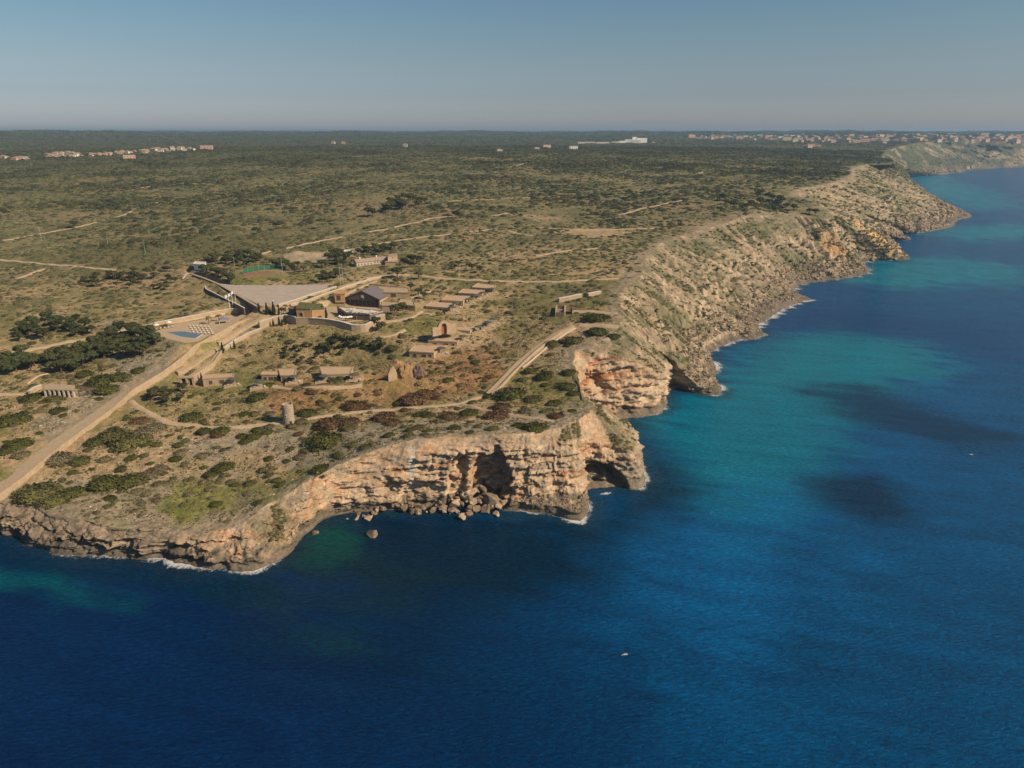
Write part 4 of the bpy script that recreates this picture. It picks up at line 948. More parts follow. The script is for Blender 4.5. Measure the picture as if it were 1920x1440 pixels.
per = thing("pergola", "flat dark slatted pergola attached right of the small pavilion", "pergola", (Lp[1][0]+c[0]+4, c[1], pz)); EXCL.append((np.array(P)[:, :2], 4, True))
for k in range(9): MB().box((-3.2+.8*k, 0, 3.0), (.3, 6, .18)).build("slat", M_WOOD, per)
for sx in (-3, 3.4):
    for sy in (-2.7, 2.7): MB().box((sx, sy, .8), (.25, .25, 4.2)).build("post", M_WOOD, per)
wall([(56, 741), (66, 733), (78, 728)], 2.2, 1.0, "stone_wall", "stepped pale wall left of the small pavilion")
wall([(130, 745), (150, 740), (160, 735)], 1.2, 1.0, "stone_wall", "low pale wall at the right foot of the small pavilion")

# round tower
tp = G(542, 792); tw = thing("round_tower", "round pale stone watchtower standing beside the coastal path", "tower", tp)
def lathe(prof, n=40):
    vs = []; fs = []
    for r, z in prof:
        for i in range(n):
            a = 2*math.pi*i/n; k = 1+.012*math.sin(7*a+z)+random.uniform(-.006, .006); vs.append((r*k*math.cos(a), r*k*math.sin(a), z))
    for j in range(len(prof)-1):
        for i in range(n): fs.append((j*n+i, j*n+(i+1) % n, (j+1)*n+(i+1) % n, (j+1)*n+i))
    return MB().add(vs, fs)
Mtw = simple("tower_stone", (.36, .275, .20), .9, .28, 1.1, .6)
lathe([(2.62, -2), (2.6, 0), (2.52, 3), (2.46, 6), (2.42, 8.2)]).build("wall", Mtw, tw, True)
lathe([(2.42, 8.2), (2.52, 8.25), (2.52, 8.5), (2.42, 8.55), (2.4, 9.3), (1.95, 9.32), (1.9, 8.5)]).build("parapet", Mtw, tw)
lathe([(1.95, 8.55), (.01, 8.65)]).build("roof", M_STONE, tw)
fr = MB().box((-.3, -2.52, 4.4), (.8, .3, 1.3)).build("window", M_CAP, tw); MB().box((-.3, -2.64, 4.4), (.5, .12, .9)).build("opening", M_GLASS, fr)
MB().box((1.5, -2.2, .7), (.9, .5, 2.4)).build("door", M_WOOD, tw); EXCL.append((tp[None, :2].repeat(2, 0), 3.5, False))

# arched portal and ruin
def rot2(v, a): return (v[0]*math.cos(a)-v[1]*math.sin(a), v[0]*math.sin(a)+v[1]*math.cos(a))
ap = W(833, 624, hgt(*W(833, 624, 31)[:2])); ar = thing("arched_portal", "tall stone portal with red lined arch between the two rows of suites", "portal", ap, math.radians(30))
ang = [math.pi*k/10 for k in range(11)]; ri, zc = 1.7, 3.2
arc = [(ri*math.cos(a), zc+ri*1.3*math.sin(a)) for a in ang]; outl = [(3.4*math.cos(a)*1.05, zc+3.6*math.sin(a)) for a in ang]
arc = [(ri, -1)]+arc+[(-ri, -1)]; outl = [(3.6, -1)]+outl+[(-3.6, -1)]
vs = [(x, y, z) for y in (0, 1.6) for x, z in arc] + [(x, y, z) for y in (0, 1.6) for x, z in outl]; n = len(arc); fs = []
for i in range(n-1):
    fs += [(i, i+1, 2*n+i+1, 2*n+i), (n+i, 3*n+i, 3*n+i+1, n+i+1), (i, n+i, n+i+1, i+1), (2*n+i, 2*n+i+1, 3*n+i+1, 3*n+i)]
MB().add(vs, fs).build("arch", M_STONE, ar); MB().box((0, 1.7, 2.4), (3.9, .3, 7)).build("red_niche", M_RED, ar)
MB().box((-5.2, .8, 1.2), (3.4, 1.4, 5)).build("side_wall", M_STONE, ar); MB().box((5.4, .8, 1.6), (4, 1.4, 5.6)).build("side_wall", M_STONE, ar)
EXCL.append((ap[None, :2].repeat(2, 0), 7, False))
rp = G(752, 714); ru = thing("ruined_wall", "broken ochre rock cut and gabled wall in the shade right of the dark pit", "ruin", rp)
def tri_wall(x, y, w_, h_, th, rz, mat, nm):
    vs = []
    for yy in (-th/2, th/2):
        for xx, zz in ((-w_/2, -1.5), (w_/2, -1.5), (w_/2, h_*.45), (w_*.15, h_), (-w_*.2, h_*.85), (-w_/2, h_*.5)):
            r_ = rot2((xx, yy), rz); vs.append((x+r_[0], y+r_[1], zz))
    MB().add(vs, [(5, 4, 3, 2, 1, 0), (6, 7, 8, 9, 10, 11)]+[(i, (i+1) % 6, (i+1) % 6+6, i+6) for i in range(6)]).build(nm, mat, ru)
tri_wall(-4, 0, 4.5, 7.5, 1.0, .5, M_STONE, "gable_wall")
def fin(x, y, sx_, sy_, sz_, rz, seed, mat):
    bm = bmesh.new(); bmesh.ops.create_icosphere(bm, subdivisions=4, radius=1); v = np.array([q.co[:] for q in bm.verts]); f = [tuple(q.index for q in g_.verts) for g_ in bm.faces]; bm.free()
    v = v*(1+.28*fbm(v[:, 0]*1.8+seed, v[:, 1]*1.8, v[:, 2]*1.8, 4)[:, None]); v = v*np.array((sx_, sy_, sz_)); c_, s_ = math.cos(rz), math.sin(rz)
    MB().add([(x+a*c_-b_*s_, y+a*s_+b_*c_, z) for a, b_, z in v], f).build("rock_fin", mat, ru)
M_RUIN = simple("ochre_rock", (.30, .18, .085), .95, .35, .5, .7)
fin(2.5, 6, 4.5, 2.2, 6.5, .4, 1, M_RUIN); fin(-3, 8, 4.5, 2.4, 7.5, .2, 3, M_RUIN); fin(8, 6, 2.6, 2, 5.5, .2, 5, M_DARKST)
tri_wall(-5.4, 2.5, 4, 4.5, .8, 1.5, M_STONE, "side_wall"); EXCL.append((rp[None, :2].repeat(2, 0), 8, False))
# hillside suite doorway and steps
sp = G(352, 722); sg = thing("suite_gateway", "stone gateway with dark doorway at the foot of the curved wall", "gateway", sp, .1)
for sx in (-3, 0, 3): MB().box((sx, 0, 1.5), (.9, 1.2, 5)).build("pier", M_STONE, sg)
MB().box((0, 0, 4.35), (7.4, 1.5, .7)).build("lintel", M_STONE, sg); MB().box((0, 1.2, 1.5), (6.4, .3, 4.6)).build("door", M_GLASS, sg)

# bunker walls near the cliff, road with walls
wall([(1047, 566), (1070, 561), (1090, 556)], 2.4, 2.0, "stone_wall", "stone wall running right from the roofless bunker"); wall([(1102, 556), (1126, 549)], 2.0, 1.8, "stone_wall", "short stone wall at the cliff edge above the bunker")
bk = G(1051, 588); bu = thing("bunker", "roofless sunken stone bunker near the top of the walled road", "bunker", bk, -.08)
for sx in (-2.6, 2.6): MB().box((sx, 3, .4), (1.0, 17, 4.6)).build("side_wall", M_STONE, bu)
MB().box((0, -5.3, .2), (4.2, .8, 4)).build("end_wall", M_DARKST, bu); MB().box((0, 3.5, .3), (4.2, .8, 3.6)).build("cross_wall", M_STONE, bu); MB().box((0, 11, .4), (4.2, .8, 4.2)).build("end_wall", M_DARKST, bu)
MB().box((0, 2.8, -.9), (4.1, 15, .3)).build("floor", M_STONE, bu); EXCL.append((np.array([W(1047, 570, 38)[:2], W(1050, 600, 36)[:2]]), 6, False))
causeway([(1074, 610), (1045, 624), (1020, 639), (993, 660), (967, 682), (944, 706), (925, 727), (911, 741)], [(1077, 616), (1050, 629), (1026, 645), (1001, 666), (978, 687), (957, 709), (937, 732), (922, 744)], .7, "walled_road", "straight walled road climbing from the coastal path to the bunker", under=2.5, cat="road wall")
wall([(1079, 616), (1053, 632), (1028, 650), (1004, 671), (980, 692)], .8, .5, "stone_wall", "thin low wall shadowing the right side of the walled road")
block([(1070, 578), (1073, 579), (1074, 576), (1071, 575)], 41, 2.4, "stone_hut", "tiny dark opening block right of the bunker", "hut", M_DARKST)

# ------------------------------------------------------------ pool terrace
wall([(290, 612), (340, 602), (400, 590), (430, 584), (456, 582)], 2.2, 1.2, "stone_wall", "pale wall behind the pool terrace")
mb = MB(); mb.prism([p[:2] for p in pool_pad], POOL_Z-.8, POOL_Z+.15); o = mb.build("pool_terrace", M_PATH); o["kind"] = "structure"
Pq = [W(a, b_, POOL_Z+.3) for a, b_ in [(312, 622), (345, 621), (378, 627), (366, 634), (340, 631)]]; c = sum(Pq)/5
po = thing("swimming_pool", "turquoise swimming pool on the pale terrace left of the fort", "pool", (c[0], c[1], POOL_Z)); Lq = [(p-c)[:2] for p in Pq]
MB().prism([p*1.08 for p in Lq], .05, .22).build("pool_edge", M_CAP, po); MB().prism(Lq, .1, .30).build("water", M_POOL, po)
def lounger(p, rz, label, group):
    t_ = thing("sun_lounger", label, "sun lounger", p, rz, group)
    MB().box((0, -.2, .38), (.75, 1.5, .14)).build("seat", M_CREAM, t_); b_ = MB().box((0, 0, 0), (.75, .75, .12)).build("backrest", M_CREAM, t_); b_.location = (0, .82, .6); b_.rotation_euler = (.7, 0, 0)
    MB().box((0, 0, .16), (.65, 1.9, .3)).build("frame", M_WOOD, t_); return t_
L0 = None
def place_l(p, rz, label, group):
    global L0
    if L0 is None: L0 = lounger(p, rz, label, group); return L0
    t_ = copy_tree(L0); t_.location = [float(v) for v in p]; t_.rotation_euler = (0, 0, rz); tag(t_, label, "sun lounger", group); return t_
for r in range(4):
    for k in range(6): place_l(W(356+k*7.2+r*2.5, 612+r*4.1+k*.5, POOL_Z+.15), .5, "white sun lounger behind the swimming pool, "+("first", "second", "third", "fourth", "fifth", "sixth")[k]+" in the "+("back", "second", "third", "front")[r]+" row", "sun loungers in rows behind the pool")
for k in range(6): place_l(W(286+k*7.5, 619-k*1.0, POOL_Z+.15), .2, ("first", "second", "third", "fourth", "fifth", "sixth")[k]+" white sun lounger from the left in the line left of the pool", "sun loungers left of the pool")
def parasol(p, mat, r, label, group, h=2.9):
    t_ = thing("parasol", label, "parasol", p, random.uniform(0, 1), group); MB().cyl((0, 0, 0), .06, h, n=6).build("pole", M_WOOD, t_)
    n = 8; vs = [(0, 0, h+.75)]+[(r*math.cos(2*math.pi*i/n), r*math.sin(2*math.pi*i/n), h) for i in range(n)]+[(r*.97*math.cos(2*math.pi*i/n), r*.97*math.sin(2*math.pi*i/n), h-.18) for i in range(n)]
    MB().add(vs, [(0, 1+i, 1+(i+1) % n) for i in range(n)]+[(1+i, 1+n+i, 1+n+(i+1) % n, 1+(i+1) % n) for i in range(n)]+[tuple(range(2*n, n, -1))]).build("canopy", mat, t_)
    MB().cyl((0, 0, 0), .5, .12, n=8).build("base", M_DARKST, t_); return t_
for a, b_ in ((294, 618), (318, 613)): parasol(W(a, b_, POOL_Z+.15), M_WHITE, 1.8, ("left" if a < 300 else "right")+" white parasol by the back wall left of the pool", "white parasols by the pool")
PS = [((487, 727), "leftmost of the front row terraces"), ((484+68, 717), "beside the square pinkish suite"), ((608, 716), "at the left end of the wide front suite"), ((665, 714), "right of the wide front suite"),
 ((438, 722), "on the terrace below the long low suite"), ((760, 706), "in front of the ruined wall"), ((828, 664), "by the lowest suite of the lower row"), ((868, 640), "by the middle suite of the lower row"),
 ((898, 623), "by the upper suite of the lower row"), ((915, 614), "right of the upper suite of the lower row"), ((848, 586), "below the fourth upper suite"), ((855, 579), "right of the fourth upper suite"),
 ((880, 570), "by the middle suite of the upper row"), ((892, 563), "between the second and middle upper suites"), ((906, 557), "by the second suite of the upper row"), ((922, 550), "at the top end of the upper row"), ((925, 608), "alone at the far right of the lower row")]
for (a, b_), lb in PS:
    p = G(a, b_); dk = thing("terrace_deck", "small pale deck with loungers "+lb, "terrace", p, .15, "decks of the suites")
    MB().box((0, 0, -.6), (8.5, 5.5, 2.2)).build("slab", M_PATH, dk); EXCL.append((p[None, :2].repeat(2, 0), 4.6, False)); p = p + np.array([0, 0, .5])
    parasol(p, M_CANVAS, 2.6, "dark grey green parasol "+lb, "dark parasols on the suite decks")
    for s_ in (-1, 1): place_l((p[0]+2.6*s_+.4, p[1]-1.2, p[2]), .3*s_, ("left" if s_ < 0 else "right")+" white lounger on the deck "+lb, "loungers on the suite decks")
# gazebo and palms
gp = W(421, 606, POOL_Z+.15); gz = thing("shade_tent", "blue grey shade tent at the upper end of the pool terrace", "tent", gp, .4)
MB().add([(-3, -2, 2.4), (3, -2, 2.4), (3, 2, 2.4), (-3, 2, 2.4), (0, 0, 4.0)], [(0, 1, 4), (1, 2, 4), (2, 3, 4), (3, 0, 4), (3, 2, 1, 0)]).build("canopy", simple("blue_grey_cloth", (.17, .16, .21), .8), gz)
for sx in (-2.8, 2.8):
    for sy in (-1.8, 1.8): MB().cyl((sx, sy, 0), .08, 2.4, n=6).build("pole", M_WHITE, gz)
M_LEAF_P = simple("palm_leaf", (.12, .12, .04), .7, .3, 2, 0)
def palm(p, h, label):
    t_ = thing("palm_tree", label, "palm", p); MB().cyl((0, 0, -.3), .28, h+.3, .18, 8).build("trunk", M_BARK, t_); mb = MB()
    for k in range(16):
        a = k*2.4; l_ = random.uniform(1.8, 2.6); el = random.uniform(-.2, .9)
        pts = [(l_*s_*math.cos(a), l_*s_*math.sin(a), h+l_*(el*s_-.9*s_*s_)) for s_ in (0, .35, .7, 1)]; pw = (.15, .4, .35, .05)
        vs = [(x-w_*math.sin(a)*e, y+w_*math.cos(a)*e, z-.08*abs(e)) for (x, y, z), w_ in zip(pts, pw) for e in (-1, 1)]
        mb.add(vs, [(2*i, 2*i+2, 2*i+3, 2*i+1) for i in range(3)])
    mb.build("fronds", M_LEAF_P, t_)
palm(W(392, 608, POOL_Z), 4.6, "small palm on the pool terrace left of the shade tent"); palm(W(411, 603, POOL_Z), 4.2, "leaning palm right behind the shade tent"); palm(G(536, 583), 4, "low palm in front of the ochre gatehouse")
palm(W(572, 597, COURT_Z), 5, "bushy palm in front of the lit ochre facade"); palm(W(590, 597, COURT_Z), 4.5, "bushy palm at the ochre corner joint")
# flags
for k, (a, b_) in enumerate(((431, 578), (437, 576), (443, 572))):
    p = G(a, b_); nm = ("left", "middle", "right")[k]; t_ = thing("flagpole", "%s of the three white flagpoles beside the moat" % nm, "flagpole", p, group="three flagpoles beside the moat")
    MB().cyl((0, 0, -.5), .16, 10.0, .12, 8).build("pole", M_WHITE, t_); mb = MB(); vs = []
    for i in range(7):
        for z in (7.4, 9.2): vs.append((-.15-.45*i, .25*math.sin(i*1.1), z-.22*i))
    vs += [(x, y+.04, z) for x, y, z in vs]
    fs = [(2*i, 2*i+2, 2*i+3, 2*i+1) for i in range(6)]+[(14+2*i, 14+2*i+1, 14+2*i+3, 14+2*i+2) for i in range(6)]
    mb.add(vs, fs).build("flag", M_WHITE, t_)
# small white statue-like pole by the parade, tennis court
p = W(513, 571, PARADE_Z); t_ = thing("marker_post", "small white post at the point of the parade ground", "post", p); MB().cyl((0, 0, 0), .25, 2.4, .2, 8).build("shaft", M_WHITE, t_); MB().box((0, 0, 2.6), (.6, .6, .5)).build("cap", M_WHITE, t_)
tq = [W(a, b_, 41) for a, b_ in [(452, 517), (518, 508), (512, 502), (446, 509)]]
MB().prism([p[:2] for p in [W(a, b_, 41) for a, b_ in [(457, 519), (512, 512), (506, 508), (455, 513)]]], 40.5, 41.2).build("clay_court", M_CLAY)["kind"] = "structure"
def fence(line, z, h, label):
    t_ = thing("windscreen_fence", label, "fence"); P = [W(a, b_, z) for a, b_ in line]
    for a, b_ in zip(P[:-1], P[1:]):
        n = max(1, int(np.linalg.norm(b_-a)/4)); d = (b_-a)/n
        for k in range(n):
            q = a+d*(k+.5); MB().box((q[0], q[1], z+h/2+.1), (float(np.linalg.norm(d))-.12, .06, h-.3), math.atan2(d[1], d[0])).build("panel", M_GREEN, t_)
            q = a+d*k; MB().cyl((q[0], q[1], z-.5), .08, h+.8, n=6).build("post", M_METAL, t_)
fence([(455, 513), (475, 508), (506, 504), (516, 504), (536, 507)], 41, 3.0, "dark green windscreen fence round the clay court behind the parade ground")
# poles
def pole(a, b_, h, label, arms=1, twin=False):
    p = G(a, b_); t_ = thing("utility_pole", label, "utility pole", p, random.uniform(-.3, .3))
    for x in ((-.9, .9) if twin else (0,)): MB().cyl((x, 0, -.5), .16, h+.5, .1, 6).build("pole", M_METAL, t_)
    for k in range(arms): MB().box((0, 0, h-.5-1.2*k), (2.4, .14, .14)).build("crossarm", M_METAL, t_)
pole(440, 500, 7.5, "grey utility pole between trees above the clay court"); pole(530, 512, 12, "tall grey utility pole right of the clay court"); pole(641, 532, 14, "twin legged pylon between the parade ground and the restaurant", 2, True)
pole(78, 451, 13, "grey utility pole beside the upper left track", 2); pole(203, 461, 9, "lone thin pole standing in the left scrub plain"); pole(273, 477, 10, "thin pole left of the moat's far corner trees"); pole(59, 312, 24, "distant pylon below the left village", 2); pole(700, 776, 3.2, "short signpost beside the coastal path", 1)

# ------------------------------------------------------------ foliage
def leaf_mat(name, attr=True, c=(.07, .075, .03)):
    m, t, b = new_mat(name)
    if attr:
        at = N(t, "ShaderNodeAttribute", attribute_name="itint", attribute_type='INSTANCER'); src = at.outputs["Color"]
    else:
        oi = N(t, "ShaderNodeObjectInfo"); src = oi.outputs["Color"]
    g = N(t, "ShaderNodeTexCoord"); n = noise(t, 3.2, 4, .7, g.outputs["Object"])
    r = ramp(t, n.outputs[0], [(0.36, (.50, .52, .50)), (0.64, (1.6, 1.5, 1.35))])
    t.links.new(mix(t, src, r.outputs[0], 1.0, 'MULTIPLY'), b.inputs["Base Color"]); b.inputs["Roughness"].default_value = .85; b.inputs["Specular IOR Level"].default_value = .1
    return m
M_SCRUB_I = leaf_mat("scrub_leaves_instanced"); M_SCRUB_O = leaf_mat("scrub_leaves", False)
def leafball(seed, mat, nleaf=260, flat=.62, ls=.10, core=2, lumps=5):
    r = np.random.default_rng(seed); bm = bmesh.new(); bmesh.ops.create_icosphere(bm, subdivisions=core, radius=.86)
    lc = r.normal(size=(lumps, 3)); lc[:, 2] = abs(lc[:, 2])*.6; lc /= np.linalg.norm(lc, axis=1)[:, None]
    def rad(d): return .70 + .32*np.max(np.exp(-((d[:, None]-lc[None])**2).sum(-1)/.35), axis=1) + .08*pn(d[:, 0]*2.3+seed, d[:, 1]*2.3, d[:, 2]*2.3)
    vs = np.array([v.co[:] for v in bm.verts]); d = vs/np.linalg.norm(vs, axis=1)[:, None]; vs = d*rad(d)[:, None]*.86; vs[:, 2] = np.where(vs[:, 2] > 0, vs[:, 2]*flat, vs[:, 2]*.25)
    f = [tuple(v.index for v in q.verts) for q in bm.faces]; bm.free(); v = [tuple(p) for p in vs]
    for k in range(nleaf):
        dd = r.normal(size=3); dd[2] = abs(dd[2]) if r.random() < .9 else dd[2]*.2; dd /= np.linalg.norm(dd); R_ = rad(dd[None])[0]*r.uniform(.80, 1.16)
        c = dd*R_; c[2] *= flat if c[2] > 0 else .25; n_ = dd + r.normal(size=3)*.55; n_ /= np.linalg.norm(n_); u = np.cross(n_, r.normal(size=3)); u /= np.linalg.norm(u); w_ = np.cross(n_, u); s_ = ls*r.uniform(.6, 1.5)
        k0 = len(v); v += [tuple(c+u*s_), tuple(c-u*s_*.5+w_*s_*.8), tuple(c-u*s_*.5-w_*s_*.8)]; f.append((k0, k0+1, k0+2))
    return mesh_of("scrub", v, f, mat, True)
# pines
M_PINE = M_SCRUB_O
def pine_meshes(seed, h=6.0, r_=3.6):
    r = np.random.default_rng(seed); v = []; f = []
    mb = MB(); mb.cyl((0, 0, -.6), .28, h*.55+.6, .18, 7)
    lumps = []
    for k in range(11):
        a = k*2.4+r.uniform(-.4, .4); q = r.uniform(.15, 1)**.6*r_*.66; z = h*(.98-.40*(q/r_)**1.4)+r.uniform(-.4, .3); lumps.append((q*math.cos(a), q*math.sin(a), z, r.uniform(.26, .46)*r_*.85))
        base = Vector((0, 0, h*.35)); tip = Vector((lumps[-1][0], lumps[-1][1], z-.4)); mb.cyl(base, .11, (tip-base).length, .05, 5, axis=(tip-base))
    for cx, cy, cz, cr in lumps:
        bm = bmesh.new(); bmesh.ops.create_icosphere(bm, subdivisions=2, radius=cr); k0 = len(v)
        for q in bm.verts:
            p = np.array(q.co[:]); p = p*(1+.18*float(pn(p[0]*1.6+cx, p[1]*1.6, p[2]*1.6))); v.append((p[0]+cx, p[1]+cy, p[2]*.62+cz))
        f += [tuple(q.index+k0 for q in g_.verts) for g_ in bm.faces]; bm.free()
        for k in range(110):
            dd = r.normal(size=3); dd /= np.linalg.norm(dd); c = np.array((cx, cy, cz))+dd*cr*r.uniform(.85, 1.3)*np.array((1, 1, .62)); n_ = dd+r.normal(size=3)*.6; n_ /= np.linalg.norm(n_)
            u = np.cross(n_, r.normal(size=3)); u /= np.linalg.norm(u); w_ = np.cross(n_, u); s_ = .34*r.uniform(.6, 1.4); k0 = len(v)
            v += [tuple(c+u*s_), tuple(c-u*s_*.5+w_*s_*.8), tuple(c-u*s_*.5-w_*s_*.8)]; f.append((k0, k0+1, k0+2))
    tm = mesh_of("trunk", mb.v, mb.f, M_BARK, True); return tm, mesh_of("crown", v, f, M_PINE, True)
PM = [pine_meshes(s_) for s_ in (1, 2, 3, 4, 5)]
NT_ = 0
def tree(p, s_, label, group, tint=(.042, .052, .022), squash=1.0, cat="pine tree", name="pine_tree"):
    global NT_
    NT_ += 1; tm, cm = PM[NT_ % 5]; t_ = thing(name, label, cat, p, random.uniform(0, 6.28), group)
    t_.scale = (s_, s_, s_*squash); inst("trunk", tm, (0, 0, 0), parent=t_); c = inst("crown", cm, (0, 0, 0), parent=t_)
    k = random.uniform(.75, 1.3); c.color = (tint[0]*k*random.uniform(.9, 1.15), tint[1]*k, tint[2]*k, 1); return t_
def nearfree(p, d0_=0.0):
    for P, dd, cl_ in EXCL:
        if p[0] < P[:, 0].min()-dd-2 or p[0] > P[:, 0].max()+dd+2 or p[1] < P[:, 1].min()-dd-2 or p[1] > P[:, 1].max()+dd+2: continue
        if abs(P[:, 0]-p[0]).min() > 60+dd and not cl_: continue
        if cl_:
            if float(sdist(np.array([p[0]]), np.array([p[1]]), P)[0]) > -dd-d0_: return False
        elif float(seg_dist(np.array([p[0]]), np.array([p[1]]), P)[0][0]) < dd+d0_: return False
    return True
def ordn(k):
    return ("first", "second", "third", "fourth", "fifth", "sixth", "seventh", "eighth", "ninth")[k-1] if k < 10 else "%d%s" % (k, {1: "st", 2: "nd", 3: "rd"}.get(k % 10, "th") if k % 100 not in (11, 12, 13) else "th")
def ordinals(items, base):
    """items: (object, photo x, photo y): the label says which one, counted from the left in each row"""
    if len(items) < 2: return
    ys_ = sorted(q[2] for q in items); n = len(items); rows_ = 1 if n < 8 else (2 if n < 30 else 3)
    nm = {1: [""], 2: ["upper ", "lower "], 3: ["upper ", "middle ", "lower "]}[rows_]
    cuts = [ys_[min(n-1, int(n*(i+1)/rows_))] for i in range(rows_-1)]
    for r in range(rows_):
        q = sorted([q for q in items if sum(q[2] >= c_ for c_ in cuts) == r], key=lambda s: s[1])
        for k, (o_, a, b_) in enumerate(q): o_["label"] = "%s, %s from left%s" % (base, ordn(k+1), ", "+nm[r]+"row" if nm[r] else "")
def grove(poly, n, label, group, s_=(.7, 1.15), tint=(.042, .052, .022), mind=3.0):
    P = np.array(poly, float); got = []; tries = 0; its = []
    while len(got) < n and tries < n*40:
        tries += 1; q = (random.uniform(P[:, 0].min(), P[:, 0].max()), random.uniform(P[:, 1].min(), P[:, 1].max()))
        if not inside(np.array([q[0]]), np.array([q[1]]), P)[0]: continue
        p = G(*q)
        if any((p[0]-g_[0])**2+(p[1]-g_[1])**2 < mind**2 for g_ in got) or not nearfree(p, .5): continue
        got.append(p); its.append((tree(p, random.uniform(*s_), label, group, tint), *q))
    ordinals(its, label)
DKP = (.060, .068, .028)
grove([(105, 690), (120, 672), (160, 660), (185, 640), (240, 622), (290, 628), (300, 655), (250, 675), (200, 672), (160, 690)], 46, "dark pine in the grove left of the pool terrace", "pines of the grove left of the pool", (.75, 1.25), DKP)
grove([(0, 680), (50, 668), (100, 672), (150, 672), (150, 698), (60, 702), (0, 712)], 26, "dark pine in the belt above the small pavilion", "pines above the pavilion", (.7, 1.2), DKP)
grove([(30, 640), (45, 612), (90, 598), (160, 602), (180, 625), (120, 640)], 26, "green pine in the clump above the left track", "pines above the left track", (.6, 1.1), (.045, .055, .022))
grove([(150, 535), (170, 520), (240, 510), (320, 508), (345, 520), (330, 545), (230, 545)], 34, "scattered olive toned pine left of the moat", "pines left of the moat", (.55, .95), (.052, .055, .024))
grove([(365, 520), (372, 508), (400, 512), (440, 530), (430, 542), (400, 533)], 13, "pine overhanging the dark moat wall", "pines along the moat", (.7, 1.1), DKP)
grove([(388, 500), (395, 484), (430, 478), (480, 472), (500, 488), (470, 500), (420, 503)], 24, "pine in the belt behind the white hut", "pines behind the white hut", (.7, 1.15), DKP)
grove([(500, 500), (530, 492), (560, 498), (580, 508), (550, 516), (510, 520)], 10, "pine right of the clay court", "pines right of the clay court", (.7, 1.05), DKP)
grove([(600, 500), (620, 478), (650, 474), (655, 486), (640, 505), (615, 512)], 15, "pine left of the farmhouse", "pines left of the farmhouse", (.75, 1.15), DKP)
grove([(660, 478), (690, 466), (740, 466), (740, 472), (700, 480)], 14, "pine behind the farmhouse roof", "pines behind the farmhouse", (.7, 1.1), DKP)
grove([(595, 530), (605, 515), (640, 512), (642, 528), (620, 534)], 9, "pine at the right corner of the parade ground", "pines at the parade ground corner", (.7, 1.05), DKP)
grove([(745, 500), (760, 488), (790, 492), (780, 505)], 6, "pine right of the farmhouse outbuilding", "pines right of the farmhouse", (.8, 1.1), DKP)
for (a, b_, s_, lb) in ((745, 522, 1.35, "big rounded tree casting a dark shadow right of the farm road"), (785, 524, .9, "dark tree right of the big rounded tree"), (885, 508, .9, "left tree of the pair on the open plain above the suites"), (900, 512, .8, "right tree of the pair on the open plain above the suites"),
    (860, 500, .7, "small tree in the open plain above the pair"), (960, 498, .7, "lone tree on the open plain right of the pair"), (855, 410, 1.3, "lone dark tree at the bend of the upper wall"), (840, 412, .9, "bright green small tree beside the lone dark tree"),
    (740, 590, 1.0, "tree between the restaurant terrace and the annex"), (755, 583, .85, "tree on the slope right of the restaurant terrace"), (770, 545, .8, "upper tree on the bank behind the annex"), (785, 556, .85, "lower tree on the bank behind the annex"), (795, 562, .8, "tree at the foot of the bank behind the annex"),
    (706, 612, .9, "dark tree by the bend of the curved bastion"), (715, 622, .9, "dark tree below the bend of the curved bastion"), (140, 428, 1.3, "dark round tree beside the upper left track"), (690, 616, .6, "little tree in front of the curved bastion")):
    tree(G(a, b_), s_, lb, None, DKP)
grove([(600, 655), (630, 640), (670, 640), (678, 655), (640, 662), (640, 670)], 13, "dark tree in the hollow below the curved bastion", "trees of the shaded hollow", (.5, .85), DKP)
grove([(680, 645), (715, 640), (720, 655), (690, 660)], 5, "dark tree left of the lowest hillside suite", "trees left of the lower suites", (.5, .8), DKP)
grove([(520, 660), (560, 640), (600, 650), (600, 685), (540, 685)], 14, "small olive tree above the front row suites", "small trees above the front suites", (.35, .6), (.06, .065, .025))
grove([(275, 742), (295, 733), (345, 735), (350, 755), (310, 760)], 11, "olive green tree at the coastal path's start", "trees at the start of the coastal path", (.5, .8), (.06, .06, .028))
grove([(700, 400), (735, 380), (790, 370), (800, 385), (740, 400), (680, 412)], 28, "dark tree in the wood on the middle plain", "trees of the wood on the middle plain", (.9, 1.6), DKP, 4)
grove([(1350, 372), (1450, 368), (1480, 385), (1560, 400), (1550, 410), (1460, 400), (1350, 385)], 24, "dark tree in the wood near the far cliff edge", "trees near the far cliff edge", (.9, 1.5), DKP, 4)
# cypresses
def cyp_mesh():
    r = np.random.default_rng(5); v = []; f = []; prof = [(0, .12), (.12, .42), (.35, .5), (.65, .38), (.88, .16), (1, .01)]; n = 9
    for z, q in prof:
        for i in range(n): a = 2*math.pi*i/n; k = 1+r.uniform(-.15, .15); v.append((q*k*math.cos(a), q*k*math.sin(a), z*5))
    for j in range(5):
        for i in range(n): f.append((j*n+i, j*n+(i+1) % n, (j+1)*n+(i+1) % n, (j+1)*n+i))
    for k in range(160):
        z = r.uniform(.05, .97); q = np.interp(z, [p[0] for p in prof], [p[1] for p in prof])*1.08; a = r.uniform(0, 6.28); c = np.array((q*math.cos(a), q*math.sin(a), z*5)); s_ = .16; k0 = len(v)
        v += [tuple(c+r.normal(size=3)*s_) for _ in range(3)]; f.append((k0, k0+1, k0+2))
    return mesh_of("crown", v, f, M_PINE, True)
CY = cyp_mesh(); ct = MB().cyl((0, 0, -.5), .1, 1.2, n=6)
CT = mesh_of("trunk", ct.v, ct.f, M_BARK)
